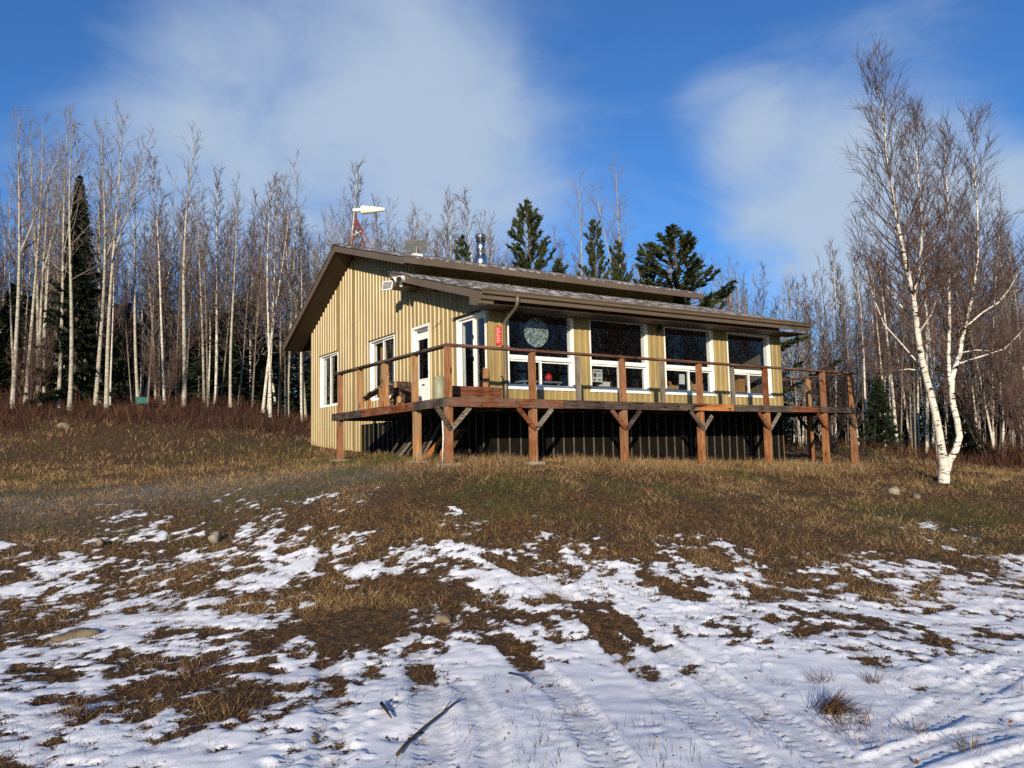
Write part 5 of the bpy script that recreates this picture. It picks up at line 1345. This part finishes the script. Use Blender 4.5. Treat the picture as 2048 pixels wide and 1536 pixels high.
# taller tufts round posts and the foot of the bank
rg = np.random.default_rng(8); n = 26000
x = rg.uniform(-1.2, 14.5, n); y = np.clip(rg.normal(-.35, .75, n), -3.0, 1.5); cl = fbm(x*1.3, y*1.3, 44, 3); kp = rg.uniform(0, 1, n) < sstep(.36, .62, cl); x, y, cl = x[kp], y[kp], cl[kp]; n = len(x)
blades('tall_grass', x, y, gz(x, y)+micro(x, y)-.02, rg.uniform(.08, .30, n)*(.4+cl), .0048*rg.uniform(.6, 1.2, n), np.clip(rg.normal(.55, .2, n), .1, .95), mixcol(rg, n, (5, 4, 3, 1, 5, 1)), 'tall straw-coloured grass growing along the deck posts', 'grass', 9)
# stems poking through snow
x, y, u, k = scatter(16000, 3.4, 12, .8, 12); tf = track_field(x, y); s = snow_mask(x, y, tf); cl = fbm(x*1.1, y*1.1, 99, 3); kp = (s > .45) & (tf[0] > 1.0) & (rg.uniform(0, 1, 16000) < sstep(.42, .66, cl)*.9); x, y, u = x[kp], y[kp], u[kp]; n = len(x)
blades('snow_stubble', x, y, gz(x, y)+micro(x, y), rg.uniform(.03, .12, n), .0022+.00025*u, np.clip(rg.normal(.55, .25, n), .05, .97), mixcol(rg, n, (2, 3, 4, 4, 1, 2)), 'thin dead stems poking up through the snow', 'grass', 13)
# red-brown brush at the wood's edge
x, y, u, k = scatter(130000, 22, 46, .86, 14); lz = litter_zone(x, y); cl = fbm(x*.8, y*.8, 55, 3); kp = (rg.uniform(0, 1, len(x)) < lz*(.35+.9*sstep(.4, .6, cl))) & ~in_house(x, y); x, y, u, cl = x[kp], y[kp], u[kp], cl[kp]; n = len(x)
cb = np.array([(.060, .022, .012), (.036, .015, .009), (.09, .036, .017), (.14, .085, .04), (.028, .014, .009)])[rg.choice(5, n, p=[.3, .25, .2, .1, .15])]*rg.uniform(.7, 1.2, (n, 1))
blades('underbrush', x, y, gz(x, y)-.03, rg.uniform(.25, .85, n)*(.4+cl), .016*rg.uniform(.6, 1.3, n), np.clip(rg.normal(.5, .22, n), .05, .95), cb, 'red-brown ferns and brush at the feet of the trees', 'brush', 15)
# fallen leaves
x, y, u, k = scatter(420, 3.4, 14, .8, 16); n = len(x); z = gz(x, y)+micro(x, y)+.028
a = rg.uniform(0, 6.28, n); s = rg.uniform(.007, .017, n); t1 = np.c_[np.cos(a), np.sin(a), rg.normal(0, .35, n)]; t2 = np.c_[-np.sin(a), np.cos(a), rg.normal(0, .35, n)]; C = np.c_[x, y, z]
V = np.stack([C-t1*s[:, None], C+t2*s[:, None]*.7, C+t1*s[:, None], C-t2*s[:, None]*.7], 1).reshape(-1, 3)
me = np_mesh('leaf_litter', V, [np.arange(n*4).reshape(-1, 4)], M['leafbrown']); o = bpy.data.objects.new('leaf_litter', me); COL.objects.link(o); tag(o, 'fallen brown leaves scattered over snow and grass', 'leaves', kind='stuff')

# separate tufts on the snow
def tuft(px, py, n, L, spread, label, lean=.7, dirv=None, cols=(3, 4, 5, 3, 1, 6)):
    q = on_ground(px, py); rg = np.random.default_rng(px); r = np.abs(rg.normal(0, spread, n)); a = rg.uniform(0, 6.28, n)
    x = np.cos(a)*r; y = np.sin(a)*r; az = a+rg.normal(0, .5, n) if dirv is None else rg.normal(dirv, .7, n)
    z = gz(x+q[0], y+q[1])+micro(x+q[0], y+q[1])-q[2]-.01
    o = blades('grass_tuft', x, y, z, rg.uniform(.5, 1.1, n)*L, np.full(n, .0042), np.clip(rg.normal(lean, .2, n), .05, .97), mixcol(rg, n, cols), label, 'grass tuft', px, az)
    del o['kind']; o.location = q; return o
tuft(1650, 1432, 520, .26, .06, 'large flattened reddish grass tuft on the open snow', .90, math.atan2(ER[1], ER[0])-.2, (0, 1, 3, 5, 0, 6))
tuft(1640, 1370, 60, .16, .035, 'small dark grass tuft just behind the large flattened tuft')
tuft(1745, 1375, 45, .17, .025, 'small upright grass tuft beside the large flattened tuft', .5)
tuft(1560, 1378, 30, .12, .04, 'sparse low tuft in the tracks near the large flattened tuft')
tuft(1700, 1478, 60, .24, .10, 'loose fallen stems lying beside the large flattened tuft', .85)
tuft(1830, 1480, 36, .15, .03, 'small upright tuft beside the wheel ruts in the snow corner', .5)
tuft(1940, 1512, 40, .15, .04, 'thin tuft nearest the snowy wheel ruts crossing point', .5)
tuft(390, 1345, 240, .15, .09, 'brown upright grass clump with leaves between snow patches', .45)
tuft(300, 1335, 160, .14, .08, 'greenish grass clump beside the brown upright clump', .5, cols=(1, 3, 3, 3, 1, 0))
tuft(150, 1445, 300, .14, .10, 'dark grass clump on the snow beyond the flat stone', .6)
tuft(460, 1440, 320, .13, .11, 'wide dark grass clump surrounded by broken snow', .7)
tuft(1240, 1335, 40, .12, .04, 'dark wiry tuft where two wheel tracks meet')

# stones and sticks
def stone(px, py, r, sc, mat, label, sink=.35):
    q = on_ground(px, py); rg = np.random.default_rng(px+1); mb = sphere((0, 0, 0), r, 18, 12, sc); V = []
    ph = rg.uniform(0, 6.28, 9)
    for v in mb.v:
        v = np.array(v); d = v/(np.linalg.norm(v)+1e-6)
        k = 1+.13*math.sin(3*d[0]+ph[0]+2*d[1])+.10*math.sin(5*d[1]+ph[1]+3*d[2])+.06*math.sin(8*d[2]+ph[2]+6*d[0])+.04*math.sin(13*d[0]+ph[3]+9*d[1])
        V.append(tuple(v*k))
    mb.v = V; o = mb.build('stone', mat, None, True); o.location = (q[0], q[1], q[2]+r*sc[2]*(1-2*sink)); o.rotation_euler = (0, 0, rg.uniform(0, 6)); return tag(o, label, 'stone')
stone(886, 1247, .085, (1.15, .8, .55), M['rock'], 'tan stone lying in the wheel track on bare ground', .2)
stone(152, 1279, .15, (1.2, .8, .32), M['rock'], 'flat greenish stone between snow patches', .2)
stone(430, 1084, .10, (.7, 1.0, .8), M['rockpale'], 'grey stone standing on edge in snowy grass', .2)
stone(201, 1092, .06, (1, 1, .9), M['rock'], 'small round orange-brown stone at the edge of snow', .2)
stone(628, 1490, .028, (1, .8, .8), M['rock'], 'pebble on the snow beside a wheel track', .2)
stone(127, 856, .20, (1.1, .8, .75), M['rock'], 'grey boulder in the brush before the tall aspens', .3)
stone(1788, 990, .12, (.8, .8, .95), M['rockpale'], 'pale broken stone in the bank grass near the twin birch', .25)
stone(1832, 998, .10, (1.2, .8, .7), M['rock'], 'dark stone beside the pale broken stone', .25)
def stick(pts, r, label, h=.03):
    P = []
    for i, (a, b) in enumerate(pts):
        q = on_ground(a, b); P.append((q[0], q[1], q[2]+h+float(micro(np.array([q[0]]), np.array([q[1]]))[0])+.02))
    mb = MB(); mb.tube(P, list(np.linspace(r, r*.4, len(P))), 7)
    a, b = np.array(P[len(P)//2]), np.array(P[-1]); mb.tube([a, a+(b-a)*.25+np.array([.05, .03, .04])], [r*.4, r*.2], 5)
    return tag(mb.build('stick', M['stick'], None, True), label, 'stick')
stick([(795, 1536), (812, 1512), (850, 1480), (885, 1455), (908, 1436), (920, 1428)], .011, 'long dark bent stick lying across the clean snow')
stick([(763, 1432), (775, 1446), (783, 1463)], .012, 'short thick twig at the edge of the broken snow')
stick([(1018, 1366), (1045, 1375), (1068, 1392)], .007, 'thin twig beside the footprint in the snow')
# teal tub in the brush at the wood's edge
q = on_ground(282, 822, 26)
tt_ = thing('plastic_tub', tuple(q), 'teal plastic tub lying tipped in brush at the wood edge', 'tub')
mb = MB(); mb.prism([(-.17, .0), (.17, .0), (.21, .24), (-.21, .24)], 'y', -.14, .14); mb.v = [(a+q[0], b+q[1], c+q[2]+.30) for a, b, c in mb.v]; part(mb, 'body', M['teal'], tt_)
mb = MB(); mb.box(q[0]-.23, q[0]+.23, q[1]-.16, q[1]+.16, q[2]+.541, q[2]+.565); part(mb, 'rim', M['teal'], tt_)
